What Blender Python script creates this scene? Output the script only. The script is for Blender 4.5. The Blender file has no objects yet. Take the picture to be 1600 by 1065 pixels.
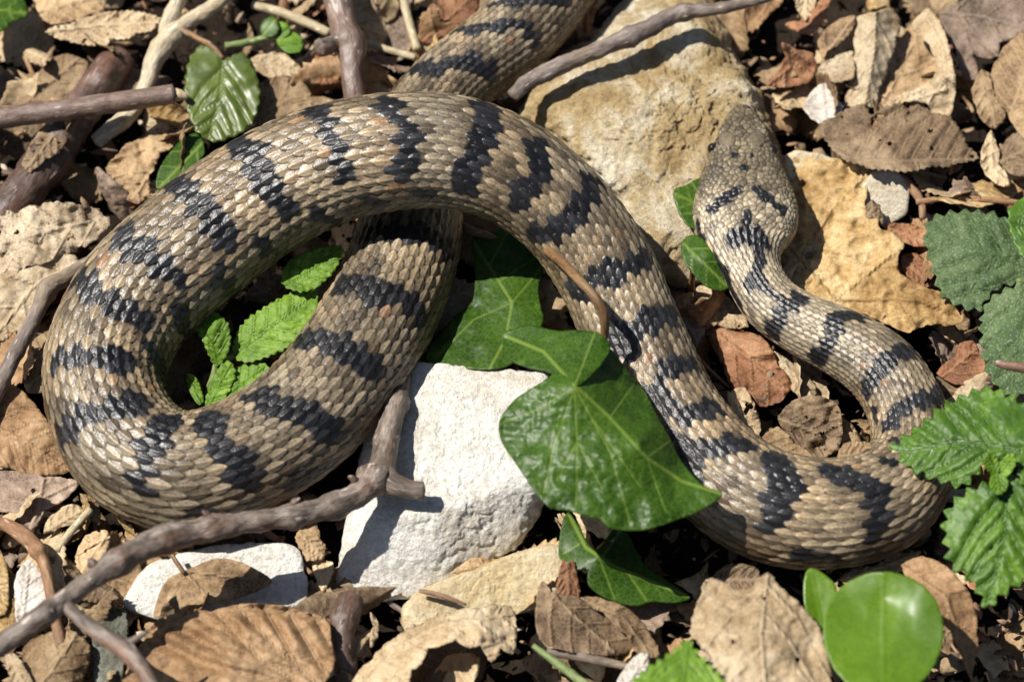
import bpy, bmesh, math, random
import numpy as np
from mathutils import Vector
from mathutils.geometry import delaunay_2d_cdt

# ------------------------------------------------------------------ camera, sky, sun
U = 0.0002                       # metres per layout unit (0.2 mm)
ELEV = math.radians(60)          # the camera looks down at this angle
DIST = 4500.0                    # layout units from camera to the middle of the scene
FWD = np.array([0, math.cos(ELEV), -math.sin(ELEV)])
UPV = np.array([0, math.sin(ELEV), math.cos(ELEV)])
RGT = np.array([1.0, 0, 0])
CAM = -FWD * DIST
scene = bpy.context.scene
col = scene.collection
cd = bpy.data.cameras.new('camera'); cam = bpy.data.objects.new('camera', cd); col.objects.link(cam)
cam.location = Vector(CAM * U)
cam.rotation_euler = (math.pi / 2 - ELEV, 0, 0)
cd.sensor_width = 36; cd.lens = 36 * DIST / 1600
cd.clip_start = 0.01; cd.clip_end = 100
cd.dof.use_dof = True; cd.dof.focus_distance = (DIST - 95) * U; cd.dof.aperture_fstop = 9.0
scene.camera = cam
SUN = np.array([-0.62, 0.16, 1.0]); SUN /= np.linalg.norm(SUN)
w = bpy.data.worlds.new('World'); scene.world = w; w.use_nodes = True
nt = w.node_tree; sky = nt.nodes.new('ShaderNodeTexSky'); sky.sky_type = 'NISHITA'; sky.sun_disc = False
sky.sun_elevation = math.asin(SUN[2]); sky.sun_rotation = math.atan2(SUN[0], SUN[1])
nt.links.new(sky.outputs[0], nt.nodes['Background'].inputs[0]); nt.nodes['Background'].inputs[1].default_value = 0.05
sl = bpy.data.lights.new('sun', 'SUN'); so = bpy.data.objects.new('sun', sl); col.objects.link(so)
sl.energy = 5.0; sl.angle = math.radians(0.53); sl.color = (1.0, 0.955, 0.89)
so.rotation_euler = Vector(SUN).to_track_quat('Z', 'Y').to_euler()
so.location = (0, 0, 2)
vs = scene.view_settings
vs.view_transform = 'Standard'; vs.look = 'None'; vs.gamma = 1; vs.use_curve_mapping = False; vs.exposure = 0.56
scene.cycles.max_bounces = 6

# ------------------------------------------------------------------ helpers
rng = np.random.default_rng(7); random.seed(7)

def P(px, py, h):
    """layout coordinates (with a height) to world coordinates, layout units; arrays welcome"""
    px, py, h = np.broadcast_arrays(np.asarray(px, float), np.asarray(py, float), np.asarray(h, float))
    d = FWD + RGT * ((px - 800) / DIST)[..., None] + UPV * ((532.5 - py) / DIST)[..., None]
    t = (h - CAM[2]) / d[..., 2]
    return CAM + d * t[..., None]

def proj(p):
    q = p - CAM; z = q @ FWD
    return 800 + DIST * (q @ RGT) / z, 532.5 - DIST * (q @ UPV) / z, z

_perm = np.random.default_rng(3).integers(0, 1 << 30, 4096)
def _hash(i, j, k):
    h = _perm[(i & 4095)]; h = _perm[(h + j) & 4095]; return _perm[(h + k) & 4095] / float(1 << 30)
def vnoise(p):
    """value noise -1..1, p (N,3)"""
    i = np.floor(p).astype(np.int64); f = p - i; f = f * f * f * (f * (f * 6 - 15) + 10)
    r = 0
    for a in (0, 1):
        for b in (0, 1):
            for c in (0, 1):
                wgt = (f[:, 0] if a else 1 - f[:, 0]) * (f[:, 1] if b else 1 - f[:, 1]) * (f[:, 2] if c else 1 - f[:, 2])
                r = r + wgt * _hash(i[:, 0] + a, i[:, 1] + b, i[:, 2] + c)
    return r * 2 - 1
_R = np.array([[0.36, 0.48, -0.8], [-0.8, 0.6, 0], [0.48, 0.64, 0.6]])
def fbm(p, octv=4, gain=0.5):
    p = np.asarray(p, float); a, s, t = 1.0, 0, 0
    for _ in range(octv):
        s = s + a * vnoise(p); t += a; a *= gain; p = (p @ _R) * 2.03 + 17.3
    return s / t

def catmull(pts, step):
    pts = np.asarray(pts, float); n = len(pts)
    d = np.linalg.norm(np.diff(pts[:, :3], axis=0), axis=1)
    out = []
    ext = np.vstack([2 * pts[0] - pts[1], pts, 2 * pts[-1] - pts[-2]])
    for i in range(n - 1):
        p0, p1, p2, p3 = ext[i:i + 4]; m = max(2, int(d[i] / step))
        t0 = 0; t1 = max(np.linalg.norm((p1 - p0)[:3]), 1e-3) ** .5; t2 = t1 + max(np.linalg.norm((p2 - p1)[:3]), 1e-3) ** .5
        t3 = t2 + max(np.linalg.norm((p3 - p2)[:3]), 1e-3) ** .5
        t = np.linspace(t1, t2, m, endpoint=False)[:, None]
        A1 = (t1 - t) / (t1 - t0) * p0 + (t - t0) / (t1 - t0) * p1
        A2 = (t2 - t) / (t2 - t1) * p1 + (t - t1) / (t2 - t1) * p2
        A3 = (t3 - t) / (t3 - t2) * p2 + (t - t2) / (t3 - t2) * p3
        B1 = (t2 - t) / (t2 - t0) * A1 + (t - t0) / (t2 - t0) * A2
        B2 = (t3 - t) / (t3 - t1) * A2 + (t - t1) / (t3 - t1) * A3
        out.append((t2 - t) / (t2 - t1) * B1 + (t - t1) / (t2 - t1) * B2)
    out.append(pts[-1:]); return np.vstack(out)

def resample(c, step):
    s = np.r_[0, np.cumsum(np.linalg.norm(np.diff(c[:, :3], axis=0), axis=1))]
    q = np.linspace(0, s[-1], max(4, int(s[-1] / step)))
    return np.column_stack([np.interp(q, s, c[:, i]) for i in range(c.shape[1])]), q

def make_mesh(name, verts, faces, smooth=True, attrs=None, color=None):
    """faces: (M,k) int array"""
    me = bpy.data.meshes.new(name); faces = np.asarray(faces, np.int32); k = faces.shape[1]
    me.vertices.add(len(verts)); me.vertices.foreach_set('co', np.ascontiguousarray(verts, np.float32).ravel())
    me.loops.add(faces.size); me.loops.foreach_set('vertex_index', faces.ravel())
    me.polygons.add(len(faces)); me.polygons.foreach_set('loop_start', np.arange(0, faces.size, k, dtype=np.int32))
    me.update(calc_edges=True)
    me.polygons.foreach_set('use_smooth', np.full(len(faces), smooth))
    for n, a in (attrs or {}).items():
        at = me.attributes.new(n, 'FLOAT', 'POINT'); at.data.foreach_set('value', np.ascontiguousarray(a, np.float32))
    if color is not None:
        at = me.color_attributes.new('col', 'FLOAT_COLOR', 'POINT')
        at.data.foreach_set('color', np.ascontiguousarray(np.column_stack([color, np.ones(len(color))]), np.float32).ravel())
    me.validate(); me.update()
    return me

def tag(o, label=None, cat=None, group=None, kind=None):
    if label: o['label'] = label
    if cat: o['category'] = cat
    if group: o['group'] = group
    if kind: o['kind'] = kind
    return o

def put(name, verts, faces, mat, parent=None, smooth=True, attrs=None, color=None, thick=0):
    """verts in layout units, world position"""
    verts = np.asarray(verts, float)
    if parent is not None: org = np.array(parent.location) / U
    else: org = np.array([verts[:, 0].mean(), verts[:, 1].mean(), verts[:, 2].min()])
    me = make_mesh(name, (verts - org) * U, faces, smooth, attrs, color)
    me.materials.append(mat)
    o = bpy.data.objects.new(name, me); col.objects.link(o)
    if parent is not None: o.parent = parent
    else: o.location = Vector(org * U)
    if thick:
        m = o.modifiers.new('thickness', 'SOLIDIFY'); m.thickness = thick * U; m.offset = 0
    return o

def root(name, px, py, h):
    o = bpy.data.objects.new(name, None); col.objects.link(o); o.location = Vector(P(px, py, h) * U)
    o.empty_display_size = 0.01
    return o

# ------------------------------------------------------------------ materials
class NT:
    def __init__(s, name):
        s.m = bpy.data.materials.new(name); s.m.use_nodes = True; s.t = s.m.node_tree; s.N = s.t.nodes
        s.b = s.N['Principled BSDF']; s.out = s.N['Material Output']
    def n(s, typ, ins=None, **kw):
        nd = s.N.new(typ)
        for k, v in kw.items(): setattr(nd, k, v)
        for k, v in (ins or {}).items():
            if isinstance(v, bpy.types.NodeSocket): s.t.links.new(v, nd.inputs[k])
            else: nd.inputs[k].default_value = v
        return nd
    def link(s, a, b): s.t.links.new(a, b)
    def coords(s, vary=True):
        tc = s.n('ShaderNodeTexCoord').outputs['Object']
        if not vary: return tc
        oi = s.n('ShaderNodeObjectInfo')
        sc = s.n('ShaderNodeMath', {0: oi.outputs['Random'], 1: 7.0}, operation='MULTIPLY')
        return s.n('ShaderNodeVectorMath', {0: tc, 1: sc.outputs[0]}, operation='ADD').outputs[0]
    def noise(s, vec, scale, detail=4, rough=0.55, dist=0.0):
        return s.n('ShaderNodeTexNoise', {'Vector': vec, 'Scale': scale, 'Detail': detail, 'Roughness': rough, 'Distortion': dist}).outputs['Fac']
    def ramp(s, fac, stops):
        r = s.n('ShaderNodeValToRGB', {'Fac': fac}); e = r.color_ramp.elements
        while len(e) < len(stops): e.new(0.5)
        for el, (p, c) in zip(e, stops): el.position = p; el.color = (*c, 1) if len(c) == 3 else c
        return r.outputs['Color']
    def mix(s, fac, a, b, blend='MIX'):
        m = s.n('ShaderNodeMix', data_type='RGBA', blend_type=blend)
        for k, v in ((0, fac), (6, a), (7, b)):
            if isinstance(v, bpy.types.NodeSocket): s.link(v, m.inputs[k])
            else: m.inputs[k].default_value = v if k == 0 else (*v, 1)
        return m.outputs[2]
    def math(s, op, a, b=0.0, clamp=False):
        return s.n('ShaderNodeMath', {0: a, 1: b}, operation=op, use_clamp=clamp).outputs[0]
    def maprange(s, v, a, b, c=0.0, d=1.0):
        return s.n('ShaderNodeMapRange', {0: v, 1: a, 2: b, 3: c, 4: d}).outputs[0]
    def attr(s, name): return s.n('ShaderNodeAttribute', attribute_name=name).outputs['Fac']

def g(v): return (v, v, v)

def leaf_mat(name, dark, mid, light, vein, rough=0.6, spec=0.35, trans=0.25, vein_amt=0.7, fine=1.0, vary=0.35,
             spots=0.35, tcol=None, coat=0.0, hair=0.0, net=0.45, bump=1.0):
    s = NT(name); v = s.coords()
    n0 = s.noise(v, 38, 3, 0.5, 0.6); n1 = s.noise(v, 150, 6, 0.65, 0.8)
    nm = s.math('ADD', s.math('MULTIPLY', n0, 0.5), s.math('MULTIPLY', n1, 0.5))
    c = s.ramp(nm, [(0.38, dark), (0.5, mid), (0.60, light)])
    n2 = s.noise(v, 1100, 5, 0.7)
    c = s.mix(0.75 * fine, c, s.ramp(n2, [(0.28, g(0.4)), (0.5, g(1.0)), (0.75, g(1.45))]), 'MULTIPLY')
    if net:                                   # fine net of veins
        vo = s.n('ShaderNodeTexVoronoi', {'Vector': v, 'Scale': 620.0}, feature='DISTANCE_TO_EDGE')
        c = s.mix(s.maprange(vo.outputs['Distance'], 0.0, 0.10, net, 0.0), c, vein)
    if spots:
        n3 = s.noise(v, 420, 4, 0.7)
        c = s.mix(s.maprange(n3, 0.60, 0.70, 0, spots), c, tuple(x * 0.3 for x in dark))
    if hair:
        vh = s.n('ShaderNodeTexVoronoi', {'Vector': v, 'Scale': 1000.0, 'Randomness': 1.0})
        hm = s.maprange(vh.outputs['Distance'], 0.42, 0.10, 0, hair)
        c = s.mix(hm, c, (0.36, 0.42, 0.33))
    va = s.attr('vein')
    c = s.mix(s.maprange(va, 0.25, 0.9, 0, vein_amt), c, vein)
    oi = s.n('ShaderNodeObjectInfo')
    val = s.maprange(oi.outputs['Random'], 0, 1, 1 - vary, 1 + vary * 0.6)
    c = s.n('ShaderNodeHueSaturation', {'Value': val, 'Color': c}).outputs[0]
    s.link(c, s.b.inputs['Base Color'])
    s.link(s.maprange(n2, 0.2, 0.8, rough - 0.08, rough + 0.12), s.b.inputs['Roughness'])
    s.b.inputs['Specular IOR Level'].default_value = spec
    s.b.inputs['Coat Weight'].default_value = coat; s.b.inputs['Coat Roughness'].default_value = 0.3
    b1 = s.n('ShaderNodeBump', {'Height': n2, 'Strength': 0.6 * fine * bump, 'Distance': 0.0005})
    b2 = s.n('ShaderNodeBump', {'Height': n1, 'Strength': 0.35 * bump, 'Distance': 0.0008, 'Normal': b1.outputs[0]})
    b3 = s.n('ShaderNodeBump', {'Height': va, 'Strength': 0.15 + 0.65 * bump, 'Distance': 0.0007, 'Normal': b2.outputs[0]})
    s.link(b3.outputs[0], s.b.inputs['Normal'])
    if trans:
        tr = s.n('ShaderNodeBsdfTranslucent', {'Normal': b3.outputs[0]})
        if tcol: s.link(s.mix(0.75, c, tcol), tr.inputs[0])
        else: s.link(c, tr.inputs[0])
        mx = s.n('ShaderNodeMixShader', {0: trans}); s.link(s.b.outputs[0], mx.inputs[1]); s.link(tr.outputs[0], mx.inputs[2])
        s.link(mx.outputs[0], s.out.inputs[0])
    return s.m

def stone_mat(name, c1, c2, c3, pit, scale=1.0, bump=1.0, speck=0.5):
    s = NT(name); v = s.coords()
    n1 = s.noise(v, 42 * scale, 8, 0.7, 0.6)
    c = s.ramp(n1, [(0.32, c1), (0.48, c2), (0.62, c3)])
    n2 = s.noise(v, 520 * scale, 6, 0.72)
    c = s.mix(0.8, c, s.ramp(n2, [(0.3, g(0.55)), (0.5, g(0.95)), (0.72, g(1.25))]), 'MULTIPLY')
    n3 = s.noise(v, 1300 * scale, 3, 0.6)
    c = s.mix(s.maprange(n3, 0.60, 0.70, 0, speck), c, pit)
    n5 = s.noise(v, 160 * scale, 6, 0.7, 1.5)
    c = s.mix(s.maprange(n5, 0.60, 0.72, 0, 0.7), c, tuple(0.55 * x + 0.45 * y for x, y in zip(c1, pit)))
    n6 = s.noise(v, 24 * scale, 6, 0.75, 1.0)
    c = s.mix(s.maprange(n6, 0.50, 0.66, 0, 0.45), c, tuple(x * y for x, y in zip(c1, (0.75, 0.64, 0.48))))
    s.link(c, s.b.inputs['Base Color']); s.b.inputs['Roughness'].default_value = 0.85; s.b.inputs['Specular IOR Level'].default_value = 0.25
    b1 = s.n('ShaderNodeBump', {'Height': n2, 'Strength': 0.8 * bump, 'Distance': 0.0016})
    b2 = s.n('ShaderNodeBump', {'Height': n3, 'Strength': 0.5 * bump, 'Distance': 0.0006, 'Normal': b1.outputs[0]})
    s.link(b2.outputs[0], s.b.inputs['Normal']); return s.m

def bark_mat(name, dark, mid, light, patch, rough=0.5, spec=0.4, patch_amt=0.6):
    s = NT(name); at_ = s.n('ShaderNodeAttribute', attribute_name='grain')
    oi_ = s.n('ShaderNodeObjectInfo'); v = s.n('ShaderNodeVectorMath', {0: at_.outputs['Vector'], 1: s.math('MULTIPLY', oi_.outputs['Random'], 7.0)}, operation='ADD').outputs[0]
    n1 = s.noise(v, 260, 6, 0.65, 0.8)
    c = s.ramp(n1, [(0.28, dark), (0.5, mid), (0.72, light)])
    n2 = s.noise(v, 85, 5, 0.6)
    c = s.mix(s.maprange(n2, 0.50, 0.60, 0, patch_amt), c, patch)
    n3 = s.noise(v, 1100, 4, 0.7)
    c = s.mix(0.75, c, s.ramp(n3, [(0.3, g(0.45)), (0.55, g(1.0)), (0.75, g(1.4))]), 'MULTIPLY')
    n4 = s.noise(v, 600, 2, 0.5)
    c = s.mix(s.maprange(n4, 0.66, 0.71, 0, 0.7), c, tuple(min(1, x * 1.6 + 0.08) for x in light))
    s.link(c, s.b.inputs['Base Color'])
    s.link(s.maprange(n3, 0.2, 0.8, rough - 0.1, rough + 0.2), s.b.inputs['Roughness']); s.b.inputs['Specular IOR Level'].default_value = spec
    b1 = s.n('ShaderNodeBump', {'Height': n3, 'Strength': 0.6, 'Distance': 0.0006})
    b2 = s.n('ShaderNodeBump', {'Height': n1, 'Strength': 0.6, 'Distance': 0.0009, 'Normal': b1.outputs[0]})
    s.link(b2.outputs[0], s.b.inputs['Normal']); return s.m

M = {}
M['tan'] = leaf_mat('tan dead leaf', (0.15, 0.085, 0.04), (0.37, 0.24, 0.12), (0.56, 0.40, 0.225), (0.50, 0.36, 0.21))
M['pale'] = leaf_mat('pale dead leaf', (0.29, 0.19, 0.095), (0.53, 0.39, 0.225), (0.70, 0.57, 0.38), (0.64, 0.50, 0.32), vary=0.25)
M['white'] = leaf_mat('bleached dead leaf', (0.46, 0.40, 0.33), (0.66, 0.60, 0.52), (0.78, 0.74, 0.67), (0.55, 0.48, 0.40), vary=0.12)
M['red'] = leaf_mat('red brown dead leaf', (0.13, 0.048, 0.02), (0.31, 0.135, 0.06), (0.50, 0.27, 0.14), (0.43, 0.23, 0.12), spec=0.35)
M['brown'] = leaf_mat('brown dead leaf', (0.075, 0.045, 0.024), (0.185, 0.12, 0.066), (0.33, 0.235, 0.14), (0.33, 0.24, 0.145))
M['grey'] = leaf_mat('grey brown dead leaf', (0.13, 0.085, 0.055), (0.29, 0.205, 0.145), (0.45, 0.34, 0.255), (0.40, 0.30, 0.22))
M['golden'] = leaf_mat('golden tan oak leaf', (0.25, 0.14, 0.045), (0.50, 0.33, 0.135), (0.66, 0.49, 0.25), (0.27, 0.155, 0.06), spots=0.6, vary=0.1, net=0.3)
M['earthy'] = leaf_mat('earth crusted leaf', (0.22, 0.16, 0.10), (0.42, 0.33, 0.22), (0.58, 0.48, 0.34), (0.45, 0.36, 0.25), fine=1.3, spots=0.8, rough=0.8, spec=0.15)
M['russet'] = leaf_mat('russet dead leaf', (0.16, 0.082, 0.034), (0.35, 0.205, 0.095), (0.55, 0.365, 0.205), (0.47, 0.30, 0.16), vary=0.1)
M['ivy'] = leaf_mat('ivy leaf', (0.013, 0.04, 0.002), (0.026, 0.07, 0.004), (0.044, 0.10, 0.007), (0.15, 0.22, 0.035), rough=0.42, spec=0.22,
                    trans=0.16, vein_amt=0.85, fine=0.5, vary=0.12, tcol=(0.13, 0.32, 0.01), coat=0.05, net=0.28, spots=0.5, bump=0.1)
M['glossy'] = leaf_mat('glossy round leaf', (0.058, 0.125, 0.003), (0.078, 0.155, 0.004), (0.10, 0.185, 0.007), (0.11, 0.20, 0.012), rough=0.38, spec=0.36,
                       trans=0.12, vein_amt=0.15, fine=0.35, vary=0.05, tcol=(0.2, 0.42, 0.01), coat=0.05, net=0.1, spots=0.3, bump=0.03)
M['olive'] = leaf_mat('olive serrated leaf', (0.05, 0.075, 0.008), (0.075, 0.11, 0.013), (0.10, 0.14, 0.02), (0.16, 0.19, 0.05), rough=0.38, spec=0.5,
                      trans=0.15, vein_amt=0.6, fine=0.35, vary=0.06, tcol=(0.2, 0.3, 0.02), coat=0.15, net=0.1, spots=0.2, bump=0.5)
M['mint'] = leaf_mat('fresh hairy leaf', (0.075, 0.16, 0.006), (0.15, 0.28, 0.014), (0.24, 0.40, 0.04), (0.09, 0.19, 0.012), rough=0.5, spec=0.4,
                     trans=0.28, vein_amt=0.6, fine=0.6, vary=0.1, tcol=(0.28, 0.5, 0.03), hair=0.22, net=0.35, spots=0.2)
M['nettle'] = leaf_mat('bright serrated leaf', (0.036, 0.095, 0.004), (0.075, 0.165, 0.009), (0.14, 0.26, 0.025), (0.035, 0.09, 0.007), rough=0.42, spec=0.45,
                       trans=0.22, vein_amt=0.7, fine=0.5, vary=0.08, tcol=(0.18, 0.4, 0.02), hair=0.1, net=0.35, spots=0.2)
M['hairy'] = leaf_mat('grey green hairy leaf', (0.038, 0.07, 0.02), (0.07, 0.115, 0.036), (0.11, 0.155, 0.062), (0.04, 0.08, 0.022), rough=0.6, spec=0.3,
                      trans=0.12, vein_amt=0.6, fine=0.8, vary=0.08, tcol=(0.1, 0.25, 0.04), hair=0.35, net=0.3, spots=0.3)
M['stem'] = bark_mat('green stem', (0.10, 0.14, 0.04), (0.16, 0.21, 0.07), (0.25, 0.29, 0.12), (0.2, 0.16, 0.06), 0.5, 0.4, 0.3)
M['straw'] = bark_mat('straw', (0.28, 0.22, 0.12), (0.42, 0.35, 0.21), (0.55, 0.47, 0.31), (0.3, 0.22, 0.12), 0.55, 0.4, 0.3)
M['petiole'] = bark_mat('brown stalk', (0.10, 0.05, 0.02), (0.19, 0.10, 0.04), (0.3, 0.18, 0.08), (0.12, 0.1, 0.04), 0.45, 0.45, 0.4)
M['rustytwig'] = bark_mat('rusty stalk', (0.16, 0.075, 0.035), (0.28, 0.15, 0.075), (0.38, 0.24, 0.14), (0.22, 0.16, 0.11), 0.55, 0.3, 0.4)
M['redtwig'] = bark_mat('red brown twig', (0.07, 0.042, 0.03), (0.16, 0.10, 0.072), (0.27, 0.195, 0.155), (0.24, 0.18, 0.15), 0.36, 0.6, 0.5)
M['greytwig'] = bark_mat('grey twig', (0.06, 0.044, 0.033), (0.155, 0.12, 0.093), (0.33, 0.28, 0.235), (0.20, 0.09, 0.045), 0.42, 0.45, 0.6)
M['purpletwig'] = bark_mat('weathered purple grey twig', (0.08, 0.06, 0.05), (0.175, 0.138, 0.115), (0.31, 0.26, 0.225), (0.28, 0.21, 0.13), 0.6, 0.35, 0.5)
M['paletwig'] = bark_mat('pale bare wood', (0.34, 0.27, 0.17), (0.5, 0.42, 0.29), (0.62, 0.54, 0.40), (0.42, 0.32, 0.18), 0.6, 0.3, 0.5)
M['darkstick'] = bark_mat('old dark stick', (0.04, 0.025, 0.018), (0.095, 0.058, 0.042), (0.19, 0.135, 0.11), (0.17, 0.075, 0.045), 0.4, 0.55, 0.5)
M['wood'] = bark_mat('broken wood', (0.36, 0.25, 0.14), (0.5, 0.38, 0.24), (0.6, 0.48, 0.33), (0.3, 0.2, 0.1), 0.7, 0.2, 0.3)
M['limestone'] = stone_mat('white limestone', (0.60, 0.545, 0.44), (0.75, 0.715, 0.64), (0.80, 0.78, 0.72), (0.30, 0.25, 0.17), 1.1, 1.2, 0.5)
M['cream'] = stone_mat('cream limestone', (0.50, 0.42, 0.28), (0.68, 0.61, 0.48), (0.77, 0.72, 0.61), (0.3, 0.24, 0.15), 1.4, 1.0, 0.5)
M['rock'] = stone_mat('ochre limestone', (0.29, 0.185, 0.072), (0.48, 0.36, 0.185), (0.72, 0.645, 0.49), (0.17, 0.11, 0.055), 0.9, 1.5, 0.5)
M['yellowstone'] = stone_mat('yellow limestone', (0.46, 0.34, 0.16), (0.58, 0.47, 0.28), (0.68, 0.59, 0.42), (0.3, 0.2, 0.09), 1.1, 1.0, 0.5)
M['lichen'] = stone_mat('lichen stone', (0.11, 0.11, 0.08), (0.21, 0.21, 0.16), (0.42, 0.43, 0.36), (0.05, 0.06, 0.03), 2.2, 1.3, 0.6)

def soil_mat():
    s = NT('dark soil'); v = s.coords(False)
    n1 = s.noise(v, 40, 6, 0.65); n2 = s.noise(v, 400, 5, 0.7)
    c = s.ramp(n1, [(0.3, (0.012, 0.009, 0.006)), (0.6, (0.028, 0.02, 0.014)), (0.8, (0.05, 0.037, 0.025))])
    c = s.mix(0.7, c, s.ramp(n2, [(0.3, g(0.5)), (0.7, g(1.4))]), 'MULTIPLY')
    s.link(c, s.b.inputs['Base Color']); s.b.inputs['Roughness'].default_value = 0.95; s.b.inputs['Specular IOR Level'].default_value = 0.1
    b = s.n('ShaderNodeBump', {'Height': n2, 'Strength': 0.9, 'Distance': 0.002}); s.link(b.outputs[0], s.b.inputs['Normal'])
    return s.m
M['soil'] = soil_mat()

def snake_mat():
    s = NT('viper scales'); v = s.coords(False)
    c = s.n('ShaderNodeAttribute', attribute_name='col').outputs['Color']
    n1 = s.noise(v, 1500, 3, 0.6); n2 = s.noise(v, 90, 4, 0.6)
    c = s.mix(0.55, c, s.ramp(n1, [(0.3, g(0.62)), (0.5, g(1.0)), (0.75, g(1.3))]), 'MULTIPLY')
    c = s.mix(0.5, c, s.ramp(n2, [(0.3, g(0.8)), (0.7, g(1.15))]), 'MULTIPLY')
    s.link(c, s.b.inputs['Base Color'])
    s.link(s.maprange(n1, 0.25, 0.75, 0.25, 0.48), s.b.inputs['Roughness'])
    s.b.inputs['Specular IOR Level'].default_value = 0.45
    b = s.n('ShaderNodeBump', {'Height': n1, 'Strength': 0.3, 'Distance': 0.0004}); s.link(b.outputs[0], s.b.inputs['Normal'])
    return s.m
M['snake'] = snake_mat()
s_ = NT('eye'); s_.b.inputs['Base Color'].default_value = (0.012, 0.009, 0.007, 1); s_.b.inputs['Roughness'].default_value = 0.1; M['eye'] = s_.m

# ------------------------------------------------------------------ ground
def ground():
    a = np.r_[-60000, -20000, -8000, -4000, np.linspace(-1500, 1500, 151), 4000, 8000, 20000, 60000]
    X, Y = np.meshgrid(a, a, indexing='ij'); p = np.column_stack([X.ravel(), Y.ravel(), np.zeros(X.size)])
    z = -85 + 22 * fbm(p / 160.0, 4) + 5 * fbm(p / 25.0 + 9, 3)
    n = len(a); i = np.arange(n * n).reshape(n, n)
    f = np.column_stack([i[:-1, :-1].ravel(), i[1:, :-1].ravel(), i[1:, 1:].ravel(), i[:-1, 1:].ravel()])
    p[:, 2] = z
    tag(put('ground', p, f, M['soil']), 'dark crumbly soil under the leaf litter', kind='structure')
ground()

# ------------------------------------------------------------------ stones
_ico = {}
def ico(n):
    if n not in _ico:
        bm = bmesh.new(); bmesh.ops.create_icosphere(bm, subdivisions=n, radius=1)
        v = np.array([x.co[:] for x in bm.verts]); f = np.array([[x.index for x in fc.verts] for fc in bm.faces]); bm.free()
        _ico[n] = (v / np.linalg.norm(v, axis=1)[:, None], f)
    return _ico[n]

def stone(name, label, mat, pts, sub=6, sharp=14, rough=(10, 60.0), fine=(2.0, 9.0), ledge=0.0, seed=0):
    pw = np.array([P(*q) for q in pts])
    bm = bmesh.new()
    for q in pw: bm.verts.new(q)
    bmesh.ops.convex_hull(bm, input=bm.verts[:]); bm.normal_update()
    pl = [(np.array(f.normal[:]), np.array(f.verts[0].co[:])) for f in bm.faces]; bm.free()
    c = pw.mean(0); d, f = ico(sub); acc = np.zeros(len(d))
    for n, q in pl:
        dist = n @ (q - c)
        if dist < 0: n, dist = -n, -dist
        if dist < 1: dist = 1
        acc += np.clip(d @ n / dist, 0, None) ** sharp
    r = acc ** (-1.0 / sharp); v = c + d * r[:, None]
    k = v / rough[1] + seed * 13.7
    disp = rough[0] * fbm(k, 4, 0.5) + fine[0] * fbm(v / fine[1] + 5 + seed, 3, 0.6)
    if ledge:
        a = fbm(v / 55.0 + 31 + seed, 3); disp -= ledge * np.clip(1 - np.abs(a) / 0.09, 0, 1)
    v = v + d * disp[:, None]
    o = put(name, v, f, M[mat]); tag(o, label, 'stone'); return o

stone('stone', 'white limestone block wedged under the coil beside the large ivy leaf', 'limestone',
      [(640, 568, 70), (760, 570, 78), (856, 588, 78), (880, 690, 80), (850, 742, 78), (700, 792, 80), (600, 815, 70), (545, 765, 50), (575, 690, 58), (600, 610, 60),
       (523, 905, 0), (555, 938, 0), (640, 942, 0), (720, 905, 0), (800, 865, 0), (850, 800, 10), (885, 690, 0),
       (540, 900, -60), (700, 900, -60), (850, 760, -60), (640, 580, -60), (860, 580, -60), (560, 740, -60)], 7, 50, (10, 75.0), (3.0, 9.0), 2.5, 1)
stone('stone', 'large ochre rock with a twig across it under the head of the snake', 'rock',
      [(840, 160, 80), (925, 92, 84), (1060, 20, 80), (1125, 85, 88), (1172, 150, 84), (1195, 240, 70), (1075, 385, 66), (1000, 350, 74), (930, 230, 88),
       (797, 180, 20), (835, 112, 30), (985, -10, 30), (1080, -30, 20), (1145, 60, 20), (1212, 180, 15), (1245, 280, 10), (1085, 460, 0), (1010, 440, 0),
       (820, 180, -60), (1000, 0, -60), (1200, 200, -60), (1060, 440, -60)], 7, 30, (24, 80.0), (9.0, 15.0), 4.0, 2)
stone('stone', 'flat pale stone under a thin tan leaf below the grey twig', 'limestone',
      [(185, 945, 5), (205, 905, 14), (265, 870, 22), (335, 850, 28), (420, 845, 30), (465, 853, 28), (486, 885, 22), (490, 940, 14), (430, 960, 10), (300, 985, 0),
       (185, 960, -60), (470, 960, -60), (450, 850, -60), (220, 880, -60)], 6, 20, (6, 60.0), (1.8, 9.0), 3, 3)
stone('stone', 'yellowish stone between the white block and the curled beige leaf', 'yellowstone',
      [(622, 955, 18), (660, 925, 32), (760, 880, 40), (840, 850, 42), (880, 850, 40), (890, 900, 34), (850, 945, 24), (760, 975, 14), (640, 1000, 5),
       (625, 985, -60), (870, 940, -60), (870, 850, -60), (650, 910, -60)], 6, 18, (6, 50.0), (2.2, 9.0), 3, 4)
stone('stone', 'small rounded cream stone beside the golden oak leaf', 'cream',
      [(1338, 300, 30), (1362, 264, 44), (1398, 260, 44), (1422, 288, 36), (1420, 340, 14), (1385, 358, 6), (1350, 342, 14), (1370, 330, -40), (1405, 290, -40), (1365, 280, -40)], 5, 12, (3, 40.0), (1.0, 9.0), 0, 5)
stone('stone', 'small lichen grey stone beneath the fork of the twig', 'lichen',
      [(140, 960, 8), (165, 935, 18), (200, 945, 18), (205, 1000, 14), (190, 1075, 10), (145, 1075, 6), (150, 960, -50), (195, 960, -50), (190, 1060, -50), (150, 1060, -50)], 6, 10, (8, 30.0), (3, 9.0), 3, 6)
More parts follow.
